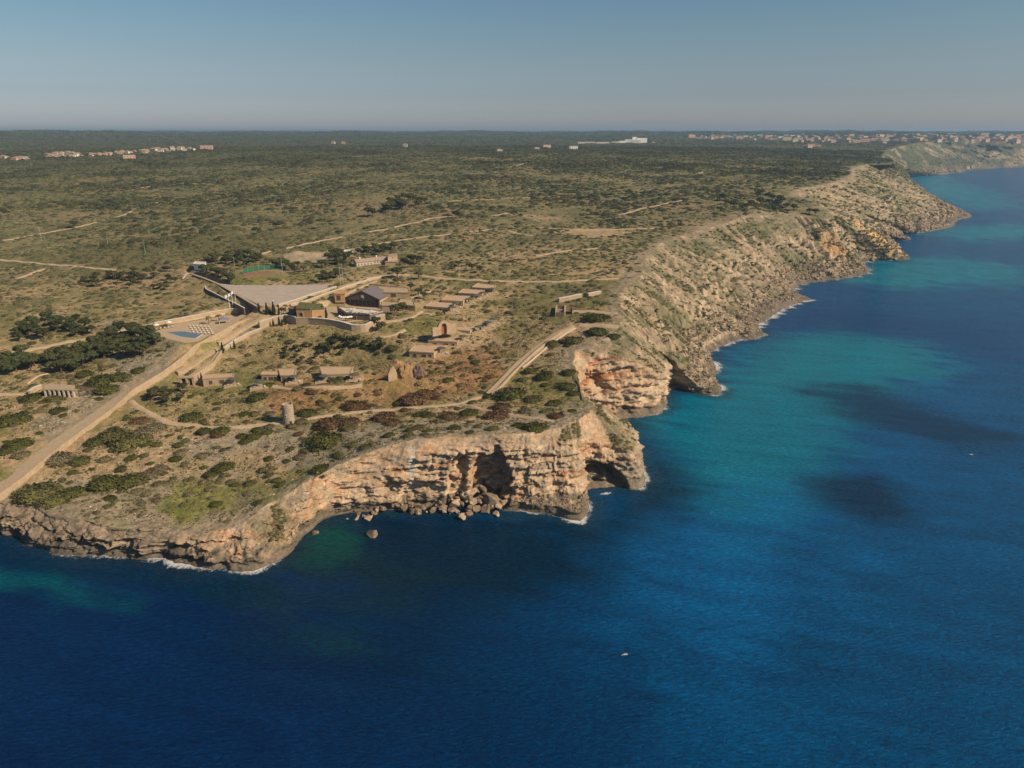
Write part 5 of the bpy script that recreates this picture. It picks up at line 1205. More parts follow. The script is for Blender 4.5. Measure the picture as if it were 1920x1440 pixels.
for a, b_, s_, lb in ((501, 590, 1.5, "wide dark cypress left of the fort gate"), (514, 590, 1.7, "tallest cypress by the fort gate"), (523, 590, 1.0, "slim cypress right of the tallest one"), (513, 612, .9, "left cypress at the foot of the tall bastion wall"), (524, 611, 1.1, "middle cypress at the foot of the tall bastion wall"),
    (529, 611, .8, "small cypress beside the middle one at the bastion foot"), (536, 609, .9, "right cypress at the foot of the tall bastion wall"), (567, 595, 1.4, "cypress before the left pier of the ochre gatehouse"), (556, 602, 1.1, "cypress at the end of the tall bastion wall"), (605, 598, 1.6, "cypress between the ochre gatehouse and the terrace block"),
    (612, 597, 1.3, "second cypress beside the terrace block"), (486, 586, 1.2, "cypress at the end of the moat"), (418, 664, 1.3, "dark cypress at the bend of the curved stone wall"), (440, 654, 1.0, "small cypress up slope from the curved wall"), (378, 712, .8, "thin cypress beside the suite gateway")):
    p = G(a, b_); t_ = thing("cypress", lb, "cypress", p); t_.scale = (s_*1.15, s_*1.15, s_); inst("trunk", CT, (0, 0, 0), parent=t_); c = inst("crown", CY, (0, 0, 0), parent=t_); c.color = (.022, .03, .014, 1)

# ------------------------------------------------------------ single shrubs of the foreground
SM = [leafball(20+s_, M_SCRUB_O, 1100, .55, .085, 3, 9) for s_ in range(5)]
GN_, RD_, OL_, GY_ = (.070, .072, .022), (.112, .068, .038), (.100, .094, .036), (.135, .115, .068)
TN = {"g": (GN_, "dark green"), "r": (RD_, "reddish brown"), "o": (OL_, "olive"), "y": (GY_, "grey brown")}
FS = [(197, 908, 50, 'g', "left of the pair of dark round shrubs above the shore rocks"), (245, 902, 50, 'g', "right of the pair of dark round shrubs above the shore rocks"), (285, 892, 34, 'y', "beside the right shrub of the round pair"), (138, 925, 38, 'g', "between the bare red patch and the round pair"),
 (72, 925, 62, 'o', "largest shrub near the low end of the long rampart"), (100, 940, 40, 'o', "below the bare red patch near the shore rocks"), (45, 934, 30, 'g', "tucked beside the very end of the rampart"), (300, 880, 26, 'y', "above the grey stony bank"),
 (605, 880, 38, 'g', "with white stones at its foot near the orange cliff"), (610, 826, 60, 'g', "widest green mat above the orange cliff"), (632, 820, 32, 'g', "at the right end of the wide green mat"), (598, 838, 34, 'g', "at the lower side of the wide green mat"), (655, 803, 32, 'o', "oval mound right above the wide green mat"), (690, 838, 28, 'o', "flat low mat close to the orange cliff edge"),
 (737, 794, 34, 'r', "roundest rusty mound below the path"), (722, 785, 46, 'r', "long mound just below the path next to the rusty round one"), (694, 764, 30, 'r', "mound above the path where it passes the hollow"), (620, 798, 52, 'r', "long flat mound below the path right of the tower"), (656, 794, 40, 'r', "right end of the long flat mound below the path"), (665, 762, 44, 'r', "mound above the path left of the bend"),
 (775, 752, 54, 'r', "broad rusty mound above the path below the ruin"), (792, 778, 34, 'g', "dark clump on the path's lower side"), (800, 742, 42, 'r', "mound up slope of the broad rusty one"), (803, 781, 26, 'g', "small round bush standing free below the path"), (845, 782, 36, 'r', "low mound near the branch of the path"), (880, 776, 38, 'g', "long low bush left of the branch path"),
 (930, 782, 46, 'r', "mound above the branch path near the cliff top"), (1045, 781, 30, 'r', "lone rusty mound close to the headland edge"), (1004, 803, 46, 'g', "bush hanging over the tall cliff edge"), (975, 798, 30, 'g', "smaller bush beside the one hanging over the edge"), (1073, 771, 18, 'g', "small bush at the neck of the headland"),
 (416, 808, 36, 'g', "clump covering the lowest bend of the path"), (384, 811, 28, 'g', "oval bush left of the path's lowest bend"), (358, 784, 36, 'g', "dark bush in the inner curve of the path"), (455, 817, 22, 'g', "small bush under the path, left of a pair"), (478, 819, 28, 'g', "right of the small pair under the path"), (462, 828, 24, 'g', "lower of the three bushes under the path"),
 (408, 818, 24, 'r', "small reddish bush under the lowest bend"), (340, 848, 24, 'y', "bush at the stony bank left part"), (380, 856, 22, 'y', "bush in the middle of the stony bank"), (335, 836, 18, 'g', "tiny dark bush on the stony bank"), (420, 877, 36, 'g', "bush at the right end of the grey stony bank"), (397, 890, 28, 'g', "low bush above the green grass patch"),
 (505, 860, 20, 'g', "small round bush in the middle of the pale slope"), (538, 864, 16, 'g', "smallest bush of the pale slope"), (563, 856, 24, 'y', "greyish bush of the pale slope near the wide mat"), (545, 841, 18, 'o', "tiny bush above the greyish one"), (300, 907, 24, 'y', "small bush right of the round pair"),
 (245, 830, 60, 'o', "large olive clump beside the rampart's middle"), (215, 818, 46, 'o', "olive clump hugging the rampart"), (270, 812, 40, 'y', "greyish clump above the large olive one"), (180, 830, 34, 'g', "dark clump close under the rampart"), (292, 803, 34, 'y', "clump left of the path's first bend"), (262, 790, 30, 'r', "reddish clump at the path's first bend"),
 (115, 862, 42, 'y', "greyish bush under the rampart low part"), (150, 865, 34, 'o', "olive bush right of the greyish one"), (15, 845, 34, 'g', "dark bush left of the rampart at the picture edge"), (35, 835, 38, 'g', "dark bush up slope left of the rampart"), (25, 790, 46, 'g', "wide bush on the left slope below the pavilion"), (110, 770, 26, 'g', "bush on the grey rocks left of the rampart"), (40, 855, 26, 'y', "pale bush against the rampart wall"),
 (190, 715, 44, 'g', "long dark bush right of the pavilion"), (225, 708, 36, 'g', "bush between the pavilion and rampart"), (262, 694, 26, 'g', "round bush on the grey rocks beside the rampart"), (160, 703, 26, 'g', "bush up slope of the pavilion"), (200, 732, 38, 'g', "bush on the flat right of the pergola"), (60, 746, 34, 'g', "bush in front of the pavilion wall"), (105, 748, 34, 'o', "bush in front of the pavilion columns"),
 (1068, 700, 30, 'g', "big bush at the edge of the second cliff"), (1062, 725, 34, 'g', "big bush below the one at the second cliff edge"), (1075, 738, 24, 'g', "round bush at the neck above the cove"), (1020, 708, 34, 'g', "flat bush left of the second cliff"), (995, 698, 28, 'g', "flat bush beside the walled road"), (1040, 645, 36, 'o', "mat of scrub right of the walled road"), (1075, 640, 40, 'o', "mat of scrub above the second cliff"),
 (1120, 625, 40, 'g', "long bush below the bare terrace"), (1150, 631, 26, 'g', "bush at the outer end below the bare terrace"), (1120, 598, 48, 'g', "bush strip between the two bare terraces"), (840, 712, 24, 'g', "bright round bush in the scrub right of the ruin"), (737, 652, 24, 'g', "round bush on the bare slope above the dark pit"), (780, 755, 20, 'g', "bush above the rusty mounds"),
 (638, 748, 18, 'g', "round green bush in the hollow right of the tower"), (600, 752, 14, 'g', "small dark bush right of the tower"), (485, 745, 34, 'g', "bush on the mound left of the tower"), (505, 722, 20, 'g', "bush on the bank of the front decks"), (575, 722, 20, 'g', "bush between the front decks"), (635, 712, 44, 'g', "bush on the green roof of the wide front suite"), (960, 742, 60, 'g', "broad bush beside the foot of the walled road"),
 (1000, 750, 36, 'o', "bush right of the road foot"), (940, 765, 34, 'r', "reddish bush between path and branch"), (985, 772, 26, 'y', "greyish bush near the branch path"), (1040, 757, 26, 'g', "bush near the headland neck"), (915, 745, 20, 'g', "bush touching the path bend"), (565, 790, 24, 'y', "bush at the tower's path side"), (575, 775, 34, 'g', "bush right of the tower foot"), (505, 800, 20, 'y', "low bush under the path by the tower")]
KL = np.array([G(a, b_)[:2] for a, b_, *_ in FS])
for k, (a, b_, w_, t0, lb) in enumerate(FS):
    p = G(a, b_); sl = math.hypot(p[0], p[1], CAM_H-p[2]); s_ = w_*sl/FPX/2*1.05
    o = inst("shrub", SM[k % 5], p-np.array([0, 0, .1]), random.uniform(-.35, .35), (s_, s_*.95, max(1.1, s_*random.uniform(.62, .85))))
    c, nm = TN[t0]; q = random.uniform(.85, 1.2); o.color = (c[0]*q, c[1]*q, c[2]*q, 1)
    tag(o, (nm+" shrub "+lb), "shrub", "single shrubs of the headland")
# further countable shrubs of the near slope
LM = [((300, 850), "grey stony bank"), ((200, 790), "middle of the long rampart"), ((50, 800), "left picture edge below the pavilion"), ((150, 690), "small pavilion"), ((420, 780), "lowest bend of the coastal path"), ((540, 770), "round tower"),
      ((700, 745), "hollow above the coastal path"), ((880, 700), "red earth by the walled road"), ((1000, 720), "walled road foot"), ((1060, 690), "edge of the second cliff"), ((880, 790), "tall cliff edge"), ((600, 690), "front row suites"), ((470, 670), "slope below the tall bastion wall"), ((900, 650), "lower row of suites"), ((960, 590), "open ground between suites and bunker"), ((480, 920), "green grass patch above the shore")]
LW = np.array([G(*a)[:2] for a, _ in LM]); cnt = 0; tries = 0; placed = []; BU = {}
while cnt < 200 and tries < 6000:
    tries += 1; a = random.uniform(5, 1080); b_ = random.uniform(640, 950)
    if b_ > 800 and a > 560 and b_ > 800 + (a-1080)*-.18: continue
    p = G(a, b_)
    if p[1] > 420 or float(sdist(np.array([p[0]]), np.array([p[1]]), TOP)[0]) < 4 or not nearfree(p, 1.0): continue
    if len(placed) and np.min(np.hypot(np.array(placed)[:, 0]-p[0], np.array(placed)[:, 1]-p[1])) < 4.5: continue
    if np.min(np.hypot(KL[:, 0]-p[0], KL[:, 1]-p[1])) < 4.5: continue
    placed.append(p[:2]); cnt += 1; i = int(np.argmin(np.hypot(LW[:, 0]-p[0], LW[:, 1]-p[1])))
    t0 = random.choice("goyygo" if LM[i][1] not in ("hollow above the coastal path", "round tower", "red earth by the walled road") else "rroyg"); s_ = random.uniform(1.3, 3.0)
    o = inst("shrub", SM[cnt % 5], p-np.array([0, 0, .1]), random.uniform(0, 6), (s_, s_*random.uniform(.7, 1), s_*random.uniform(.6, .9)))
    c, nm = TN[t0]; q = random.uniform(.85, 1.2); o.color = (c[0]*q, c[1]*q, c[2]*q, 1)
    tag(o, nm+" low bush near the "+LM[i][1], "shrub", "low bushes near the "+LM[i][1]); BU.setdefault((nm, LM[i][1]), []).append((o, a, b_))

for (nm, lm), its in BU.items(): ordinals(its, nm+" bush near the "+lm)
# ------------------------------------------------------------ scrub nobody could count: instanced clumps
def scatter(name, label, P, S_, C, meshes, seed=1, squash=.8):
    n = len(P); me = bpy.data.meshes.new(name); me.vertices.add(n); me.vertices.foreach_set("co", P.astype(np.float32).ravel())
    r = np.random.default_rng(seed)
    a = me.attributes.new("isc", 'FLOAT_VECTOR', 'POINT'); sv_ = np.stack([S_, S_*r.uniform(.75, 1.1, n), S_*squash*r.uniform(.75, 1.2, n)], 1); a.data.foreach_set("vector", sv_.astype(np.float32).ravel())
    a = me.attributes.new("irot", 'FLOAT_VECTOR', 'POINT'); rv = np.zeros((n, 3)); rv[:, 2] = r.uniform(0, 6.28, n); a.data.foreach_set("vector", rv.astype(np.float32).ravel())
    a = me.attributes.new("itint", 'FLOAT_COLOR', 'POINT'); cc = np.ones((n, 4)); cc[:, :3] = C; a.data.foreach_set("color", cc.astype(np.float32).ravel())
    a = me.attributes.new("ivar", 'INT', 'POINT'); a.data.foreach_set("value", r.integers(0, len(meshes), n).astype(np.int32))
    o = bpy.data.objects.new(name, me); COL.objects.link(o); tag(o, label, kind="stuff")
    pc_ = bpy.data.collections.new(name+"_source")
    for m_ in meshes: pc_.objects.link(bpy.data.objects.new(name+"_clump", m_))
    ng = bpy.data.node_groups.new(name, 'GeometryNodeTree'); ng.interface.new_socket("Geometry", in_out='INPUT', socket_type='NodeSocketGeometry'); ng.interface.new_socket("Geometry", in_out='OUTPUT', socket_type='NodeSocketGeometry')
    gi = ng.nodes.new("NodeGroupInput"); go = ng.nodes.new("NodeGroupOutput"); ip = ng.nodes.new("GeometryNodeInstanceOnPoints"); ci = ng.nodes.new("GeometryNodeCollectionInfo")
    mp_ = ng.nodes.new("GeometryNodeMeshToPoints"); ng.links.new(gi.outputs[0], mp_.inputs["Mesh"])
    ci.inputs["Collection"].default_value = pc_; ci.inputs["Separate Children"].default_value = True; ci.inputs["Reset Children"].default_value = True; ip.inputs["Pick Instance"].default_value = True
    def na(nm, ty):
        q = ng.nodes.new("GeometryNodeInputNamedAttribute"); q.data_type = ty; q.inputs["Name"].default_value = nm; return q.outputs["Attribute"]
    ng.links.new(mp_.outputs[0], ip.inputs["Points"]); ng.links.new(ci.outputs[0], ip.inputs["Instance"])
    ng.links.new(na("isc", 'FLOAT_VECTOR'), ip.inputs["Scale"]); ng.links.new(na("irot", 'FLOAT_VECTOR'), ip.inputs["Rotation"]); ng.links.new(na("ivar", 'INT'), ip.inputs["Instance Index"])
    ng.links.new(ip.outputs[0], go.inputs[0]); md = o.modifiers.new("scatter", 'NODES'); md.node_group = ng; return o
IM = [leafball(40+s_, M_SCRUB_I, 170, .62, .13, 2, 5) for s_ in range(5)]
TM_ = [leafball(60+s_, M_SCRUB_I, 60, .9, .22, 1, 3) for s_ in range(3)]
def rpol(n, r0, r1, a0=-43, a1=43):
    r = np.sqrt(rng.uniform(r0*r0, r1*r1, n)); a = np.radians(rng.uniform(a0, a1, n)); return r*np.sin(a), r*np.cos(a)
def free_mask(x, y, grow=0.0):
    ok = np.ones(len(x), bool)
    for P, dd, cl_ in EXCL:
        m = ok & (x > P[:, 0].min()-dd-5) & (x < P[:, 0].max()+dd+5) & (y > P[:, 1].min()-dd-5) & (y < P[:, 1].max()+dd+5)
        if not m.any(): continue
        d = -sdist(x[m], y[m], P) if cl_ else seg_dist(x[m], y[m], P)[0]
        ok[np.where(m)[0][d < dd+grow]] = False
    return ok
BARE = np.array([G(*p) for p in [(530, 478), (590, 470), (625, 474), (600, 490), (535, 488)]]); EXCL.append((BARE[:, :2], 0, True))
EXCL.append((np.array([G(*p) for p in [(1050, 436), (1130, 430), (1190, 437), (1120, 445)]])[:, :2], 0, True))
redz = np.array([G(*p) for p in [(560, 735), (760, 715), (900, 690), (940, 700), (860, 760), (620, 800), (560, 790)]])
greyz = [np.array([G(*p) for p in q]) for q in ([(250, 835), (430, 800), (620, 820), (560, 870), (300, 900), (200, 890)], [(200, 690), (330, 650), (320, 690), (120, 830), (60, 800)])]
grassz = np.array([G(*p) for p in [(300, 905), (590, 890), (470, 958), (330, 990), (230, 960)]])
def tints(x, y, R):
    n = len(x); v = rng.uniform(.7, 1.35, n)[:, None]; w_ = fbm(x/50, y/50, 2.5, 3)
    near = np.array((.125, .110, .052)); mid = np.array((.112, .116, .057)); far = np.array((.105, .118, .070))
    k = sstep(350, 800, R)[:, None]; c = near*(1-k)+mid*k; k = sstep(1200, 2600, R)[:, None]; c = c*(1-k)+far*k
    g_ = (rng.random(n) < .25)[:, None]; c = np.where(g_, c*np.array((1.35, 1.2, 1.35)), c)
    dkg = (rng.random(n) < .15)[:, None]; c = np.where(dkg, c*np.array((.6, .8, .65)), c)
    red = inside(x, y, redz) & (rng.random(n) < .45); c[red] = np.array((.135, .088, .048))
    return np.clip(c*v*(1+.25*w_[:, None]), .004, .5)
# near
x, y = rpol(60000, 205, 700); R = np.hypot(x, y); e = sdist(x, y, TOP); m = (e > 2.5); x, y, R, e = x[m], y[m], R[m], e[m]
den = fbm(x/26, y/26, 7.7, 4)*.55+.42; den += .25*sstep(350, 600, R)
for q in greyz: den -= .42*inside(x, y, q)
den -= .35*inside(x, y, grassz); den -= .35*sstep(9, 3, e)
m = (rng.random(len(x)) < np.clip(den, .02, .95)*.52) & free_mask(x, y); x, y, R = x[m], y[m], R[m]
s_ = np.exp(rng.normal(.18, .42, len(x)))*np.clip(.75+R/1300, 0, 1.4); s_ = np.clip(s_, .4, 2.9)
scatter("near_scrub", "low grey green scrub covering the headland and fort slopes", np.stack([x, y, height(x, y)-.1], 1), s_, tints(x, y, R), IM, 3, .8)
# tufts and stones
x, y = rpol(90000, 205, 430, -40, 22); R = np.hypot(x, y); e = sdist(x, y, TOP); m = (e > 1) & (fbm(x/9, y/9, 1., 3)+.5 > rng.random(len(x))*1.1) & free_mask(x, y, -.3); x, y, R = x[m], y[m], R[m]
scatter("grass_tufts", "dry grass and herb tufts between the scrub", np.stack([x, y, height(x, y)], 1), rng.uniform(.15, .5, len(x)), np.where((rng.random(len(x)) < .5)[:, None], np.array((.14, .115, .045)), np.array((.085, .082, .03)))*rng.uniform(.7, 1.3, (len(x), 1)), TM_, 4, .8)
# middle plain
x, y = rpol(300000, 700, 2300); R = np.hypot(x, y); e = sdist(x, y, TOP); m = (e > 3); x, y, R, e = x[m], y[m], R[m], e[m]
thk = fbm(x/110, y/110, 12.7, 4); den = .50+.6*fbm(x/70, y/70, 3.7, 4)+.3*sstep(750, 1150, R)-.4*sstep(40, 5, e) + .4*thk
m = (rng.random(len(x)) < np.clip(den, .05, 1)) & free_mask(x, y, .5); x, y, R, thk = x[m], y[m], R[m], thk[m]
s_ = np.clip(np.exp(rng.normal(.42, .46, len(x))), .5, 4.8)*np.clip(.8+R/4500, 0, 1.3)*(1+.35*np.clip(thk, -.6, 1)); TT = tints(x, y, R)*(1-.28*np.clip(thk+.1, 0, .8))[:, None]*np.where(s_ > 3.2, .7, 1)[:, None]
scatter("plain_scrub", "dense olive and dark green maquis covering the plain", np.stack([x, y, height(x, y)-.2], 1), s_, TT, IM, 5, .85)
# far woods
x, y = rpol(210000, 2200, 9500); R = np.hypot(x, y); e = sdist(x, y, TOP); vd = np.full(len(x), 1e9)
for ln in ([(0, 298), (372, 282)], [(1290, 258), (1480, 262), (1660, 264)], [(1660, 262), (1925, 262)], [(1500, 275), (1540, 276)], [(1100, 270), (1210, 268)]): vd = np.minimum(vd, seg_dist(x, y, [G(*q) for q in ln])[0])
m = (e > 8) & ((vd > 150) | (rng.random(len(x)) < .2)) & (rng.random(len(x)) < .62+.5*fbm(x/400, y/400, 2.2, 3)+.3*(R > 2600)); x, y, R = x[m], y[m], R[m]
s_ = rng.uniform(3.2, 7.5, len(x))*np.clip(R/4200, .75, 1.9)
scatter("far_woods", "dark blue green woodland running to the horizon", np.stack([x, y, height(x, y)-.6], 1), s_, tints(x, y, R)*.85, TM_, 6, .8)
# slopes
ii = rng.integers(3, NT-3, 60000); jj = rng.integers(0, NS-1, 60000); pz_ = np.stack([CLX[ii, jj], CLY[ii, jj], CLZ[ii, jj]], 1)
stq = CLSTR[ii, jj]; st_ = CLS[ii, jj]; tq_ = CLT[ii, jj]; Lq_ = CLL[jj]
m = (stq > .03) & (st_ < .35) & (tq_ > .12) & (Lq_ > 22) & (rng.random(60000) < .55) & (CLZ[ii, jj] > 5); pz_ = pz_[m]; R = np.hypot(pz_[:, 0], pz_[:, 1])
scatter("slope_scrub", "olive scrub in strips running down the coastal slopes", pz_, rng.uniform(.5, 1.5, len(pz_))*np.clip(R/480, .8, 2.6), tints(pz_[:, 0], pz_[:, 1], R*.6)*1.15, IM, 7, .7)

# ------------------------------------------------------------ boulders
def rock_mesh(seed, mat, flat=.8):
    r = np.random.default_rng(seed); bm = bmesh.new(); bmesh.ops.create_icosphere(bm, subdivisions=3, radius=1.0); v = np.array([q.co[:] for q in bm.verts])
    for k in range(15):
        n_ = r.normal(size=3); n_ /= np.linalg.norm(n_); d_ = r.uniform(.38, .78); h_ = v@n_; m = h_ > d_; v[m] -= np.outer(h_[m]-d_, n_)
    v *= (1+.05*fbm(v[:, 0]*1.7+seed, v[:, 1]*1.7, v[:, 2]*1.7, 3)[:, None]); v[:, 2] *= flat
    f = [tuple(q.index for q in g_.verts) for g_ in bm.faces]; bm.free(); return mesh_of("boulder", v, f, mat)
RM = [rock_mesh(s_, M_BOULD, random.uniform(.65, .95)) for s_ in range(8)]
M_BOULD2 = simple("sunbleached_boulder", (.36, .265, .175), .95, .3, .45, .8); RM2 = [rock_mesh(s_+30, M_BOULD2, .8) for s_ in range(4)]
BL = [(879, 924, 36, 1, "largest pinkish boulder at the top of the rock pile"), (852, 945, 32, 1, "square pale boulder in the middle of the rock pile"), (918, 936, 44, 0, "wide dark boulder at the right end of the rock pile"), (911, 957, 34, 0, "sloping boulder at the water right end of the pile"), (866, 970, 28, 1, "tawny boulder lapped by foam below the pile"),
 (689, 972, 24, 1, "pale boulder at the water left of the pile"), (700, 1004, 34, 0, "lone rock standing in the green water off the pile"), (790, 933, 26, 0, "grey boulder left of the middle of the pile"), (813, 928, 20, 0, "round grey boulder behind the middle of the pile"), (758, 951, 24, 0, "grey boulder at the left of the main pile"), (772, 959, 20, 0, "boulder at the water below the left of the pile"),
 (735, 948, 20, 0, "small boulder left in the line of fallen rocks"), (716, 952, 22, 0, "boulder further left in the line of fallen rocks"), (703, 963, 18, 0, "low boulder near the pale waterside one"), (932, 965, 22, 1, "pale boulder at the water by the dark ledge"), (830, 950, 22, 0, "boulder between the square pale one and the left rocks"), (890, 952, 24, 0, "boulder between the square pale and the sloping one"),
 (868, 897, 22, 0, "upper boulder against the cliff foot"), (845, 910, 24, 0, "left upper boulder of the pile"), (905, 915, 22, 0, "boulder under the shaded alcove"), (670, 972, 12, 1, "little rock at the far left of the waterside rocks"), (590, 1000, 18, 0, "dark rock at the foot of the orange incline")]
def boulder(a, b_, w_, pale, lb, grp="boulders fallen at the foot of the tall cliff", z=None):
    global NT_
    NT_ += 1; zz = (max(0.2, (965-b_)*.105) if z is None else z); p = W(a, b_, zz); sl = math.hypot(p[0], p[1], CAM_H-zz); s_ = w_*sl/FPX/2
    o = inst("boulder", (RM2 if pale else RM)[NT_ % (4 if pale else 8)], p, random.uniform(0, 6.28), (s_, s_*random.uniform(.8, 1.1), s_*random.uniform(.75, 1.05))); o.rotation_euler = (random.uniform(-.3, .3), random.uniform(-.3, .3), random.uniform(0, 6.28)); tag(o, lb, "boulder", grp); return o
for q in BL: boulder(*q)
poly = np.array([(640, 962), (700, 942), (770, 928), (830, 895), (870, 880), (915, 900), (945, 945), (930, 962), (880, 968), (800, 960), (720, 962), (650, 974)], float); k = 0; BO = {}
while k < 150:
    a = random.uniform(640, 945); b_ = random.uniform(880, 974)
    if not inside(np.array([a]), np.array([b_]), poly)[0]: continue
    k += 1; w_ = random.choice((8, 10, 13, 16, 20, 24)) if a > 760 else random.choice((6, 8, 10, 13)); third = "left part" if a < 760 else ("middle" if a < 860 else "right part")
    sz_ = "small" if w_ < 10 else "medium" if w_ < 15 else "bulky"; lb = sz_+" boulder in the "+third+" of the rock pile"
    o = boulder(a, b_, w_, random.random() < .3, lb, ("small" if w_ < 10 else "medium" if w_ < 15 else "bulky")+" boulders in the %s of the rock pile" % third); BO.setdefault(lb, []).append((o, a, b_))
for lb, its in BO.items(): ordinals(its, lb)
# stones on the benches and slopes near the water: stuff
ii = rng.integers(4, 30, 26000); jj = rng.integers(0, NS-1, 26000); m = (CLS[ii, jj] < .3) & (US[jj] > 47) & (CLL[jj] > 20) | ((CLS[ii, jj] < .35) & (US[jj] > 13) & (US[jj] < 26) & (CLT[ii, jj] < .25))
ps = np.stack([CLX[ii, jj], CLY[ii, jj], CLZ[ii, jj]], 1)[m]; R = np.hypot(ps[:, 0], ps[:, 1])
M_STI = leaf_mat("loose_stone"); RS = [rock_mesh(s_+70, M_STI, .7) for s_ in range(3)]
scatter("shore_stones", "loose rocks scattered along the foot of the coastal slopes", ps, np.exp(rng.normal(-.35, .5, len(ps)))*np.clip(R/450, .6, 2.5), np.array((.25, .195, .14))*rng.uniform(.55, 1.35, (len(ps), 1)), RS, 8, .9)
x, y = rpol(60000, 205, 420, -40, 20); e = sdist(x, y, TOP); gz_ = np.zeros(len(x), bool)
for q in greyz: gz_ |= inside(x, y, q)
gz_ |= (e < 10) & (e > .5) & (rng.random(len(x)) < .5); m = gz_ & (e > .3) & free_mask(x, y, 0) & (fbm(x/10, y/10, 9., 3) > -.15); x, y = x[m], y[m]
scatter("rubble", "grey rubble stones on the bank above the shore", np.stack([x, y, height(x, y)], 1), np.exp(rng.normal(-1.05, .45, len(x))), np.array((.36, .29, .205))*rng.uniform(.5, 1.3, (len(x), 1)), RS, 9, .8)
for a, b_, w_, lb in ((598, 886, 14, "white stones"), (612, 889, 12, "white stones")): boulder(a, b_, w_, 1, ("left" if a < 600 else "right")+" pale rock under the green shrub at the orange cliff edge", "pale rocks under the cliff edge shrub", G(a, b_)[2]+.3)

# ------------------------------------------------------------ far houses
def house_mesh(w_, d_, h_, rf):
    wv = MB().box((0, 0, h_/2-1), (w_, d_, h_+2)); rv = MB()
    if rf == 'hip': rv.add([(-w_/2-.5, -d_/2-.5, h_), (w_/2+.5, -d_/2-.5, h_), (w_/2+.5, d_/2+.5, h_), (-w_/2-.5, d_/2+.5, h_), (-w_/4, 0, h_+2.4), (w_/4, 0, h_+2.4)], [(0, 1, 5, 4), (1, 2, 5), (2, 3, 4, 5), (3, 0, 4), (3, 2, 1, 0)])
    else: rv.box((0, 0, h_+.25), (w_+.6, d_+.6, .5))
    wi = MB()
    for k in range(4):
        for z in ((1.6,) if h_ < 5 else (1.6, 4.7)): wi.box((-w_/2+w_*(k+.5)/4, -d_/2-.05, z), (1.3, .12, 1.5))
    return wv, rv, wi
M_HW = [simple("house_wall_%s" % n_, c, .8, .08, .1, 0) for n_, c in (("white", (.62, .56, .48)), ("cream", (.60, .44, .30)), ("rose", (.55, .33, .23)))]
HM = []
for k, (w_, d_, h_, rf) in enumerate(((14, 10, 6.2, 'hip'), (18, 10, 6.5, 'hip'), (12, 10, 3.6, 'hip'), (20, 11, 6.4, 'flat'), (11, 9, 6.8, 'hip'), (26, 11, 9.2, 'flat'))):
    wv, rv, wi = house_mesh(w_, d_, h_, rf)
    for q in range(3): HM.append((mesh_of("wall", wv.v, wv.f, M_HW[q]), mesh_of("roof", rv.v, rv.f, M_TILE if rf == 'hip' else M_HW[0]), mesh_of("window", wi.v, wi.f, M_GLASS)))
HM_HIP = [h_ for i, h_ in enumerate(HM) if i//3 not in (3, 5)]
def house(a, b_, s_, label, group, pool=None, zoff=0):
    p = G(a, b_); p[2] += zoff; t_ = thing("house", label, "house", p, random.uniform(-.5, .5), group); t_.scale = (s_, s_, s_); w0, r0, n0 = random.choice(pool or HM)
    inst("wall", w0, (0, 0, 0), parent=t_); inst("roof", r0, (0, 0, 0), parent=t_); inst("window", n0, (0, 0, 0), parent=t_); return t_
def village(line, n, spread, label, group, s_=(.8, 1.2), pool=None):
    xs_ = [p[0] for p in line]; ys_ = [p[1] for p in line]; its = []
    for k in range(n):
        a = random.uniform(xs_[0], xs_[-1]); b_ = float(np.interp(a, xs_, ys_))+random.uniform(-spread, spread); its.append((house(a, b_, random.uniform(*s_), label, group, pool), a, b_))
    ordinals(its, label)
village([(2, 297), (52, 299)], 14, 2.2, "terracotta roofed house at the far left edge", "houses at the left edge of the plain", (.5, .75), HM_HIP)
village([(88, 292), (155, 291)], 34, 3.0, "pinkish house in the village beyond the plain", "houses of the left village, pinkish part", (.5, .8), HM_HIP)
village([(165, 292), (280, 285)], 34, 1.8, "pale house midway along the far left village", "houses of the left village, middle row", (.5, .75), HM_HIP)
village([(280, 284), (372, 281)], 18, 1.6, "white house at the left village's right end", "houses of the left village, right end", (.6, .95), HM_HIP)
village([(1290, 258), (1480, 260)], 62, 4.0, "cream house in the clifftop town's left part", "houses of the clifftop town, left part", (.9, 1.5))
village([(1480, 261), (1660, 263)], 62, 6.5, "house in the clifftop town's middle part", "houses of the clifftop town, middle part", (.9, 1.5))
village([(1500, 274), (1540, 276)], 9, 2.5, "small white house below the clifftop town", "houses below the clifftop town", (.7, 1.0))
village([(1660, 260), (1925, 259)], 100, 6.0, "pale house on the rim above the far bay", "houses along the rim above the far bay", (.9, 1.5))
town = MB(); troof = MB(); rr_ = np.random.default_rng(77)
for k in range(420):
    a = rr_.uniform(1290, 1925); b_ = 259.5 + rr_.normal()*2.6 + (a > 1480)*rr_.uniform(0, 3); p = G(a, b_)
    if abs(pn(a/14., b_/3., 4.)) > .62 or sdist(np.array([p[0]]), np.array([p[1]]), TOP[::4])[0] < 10: continue
    w_, d_, h_, rz = rr_.uniform(9, 20), rr_.uniform(8, 12), rr_.choice((4., 7., 7.5, 10.)), rr_.uniform(-.5, .5)
    town.box((p[0], p[1], p[2]+h_/2-1), (w_, d_, h_+2), rz); troof.box((p[0], p[1], p[2]+h_+1.0), (w_+1, d_+1, 2.0), rz, .45)
o = town.build("distant_town", M_HW[1]); tag(o, "mass of small cream houses of the far clifftop town", kind="stuff"); o = troof.build("roofs", simple("faded_tile", (.46, .31, .21), .9), o); o["kind"] = "stuff"
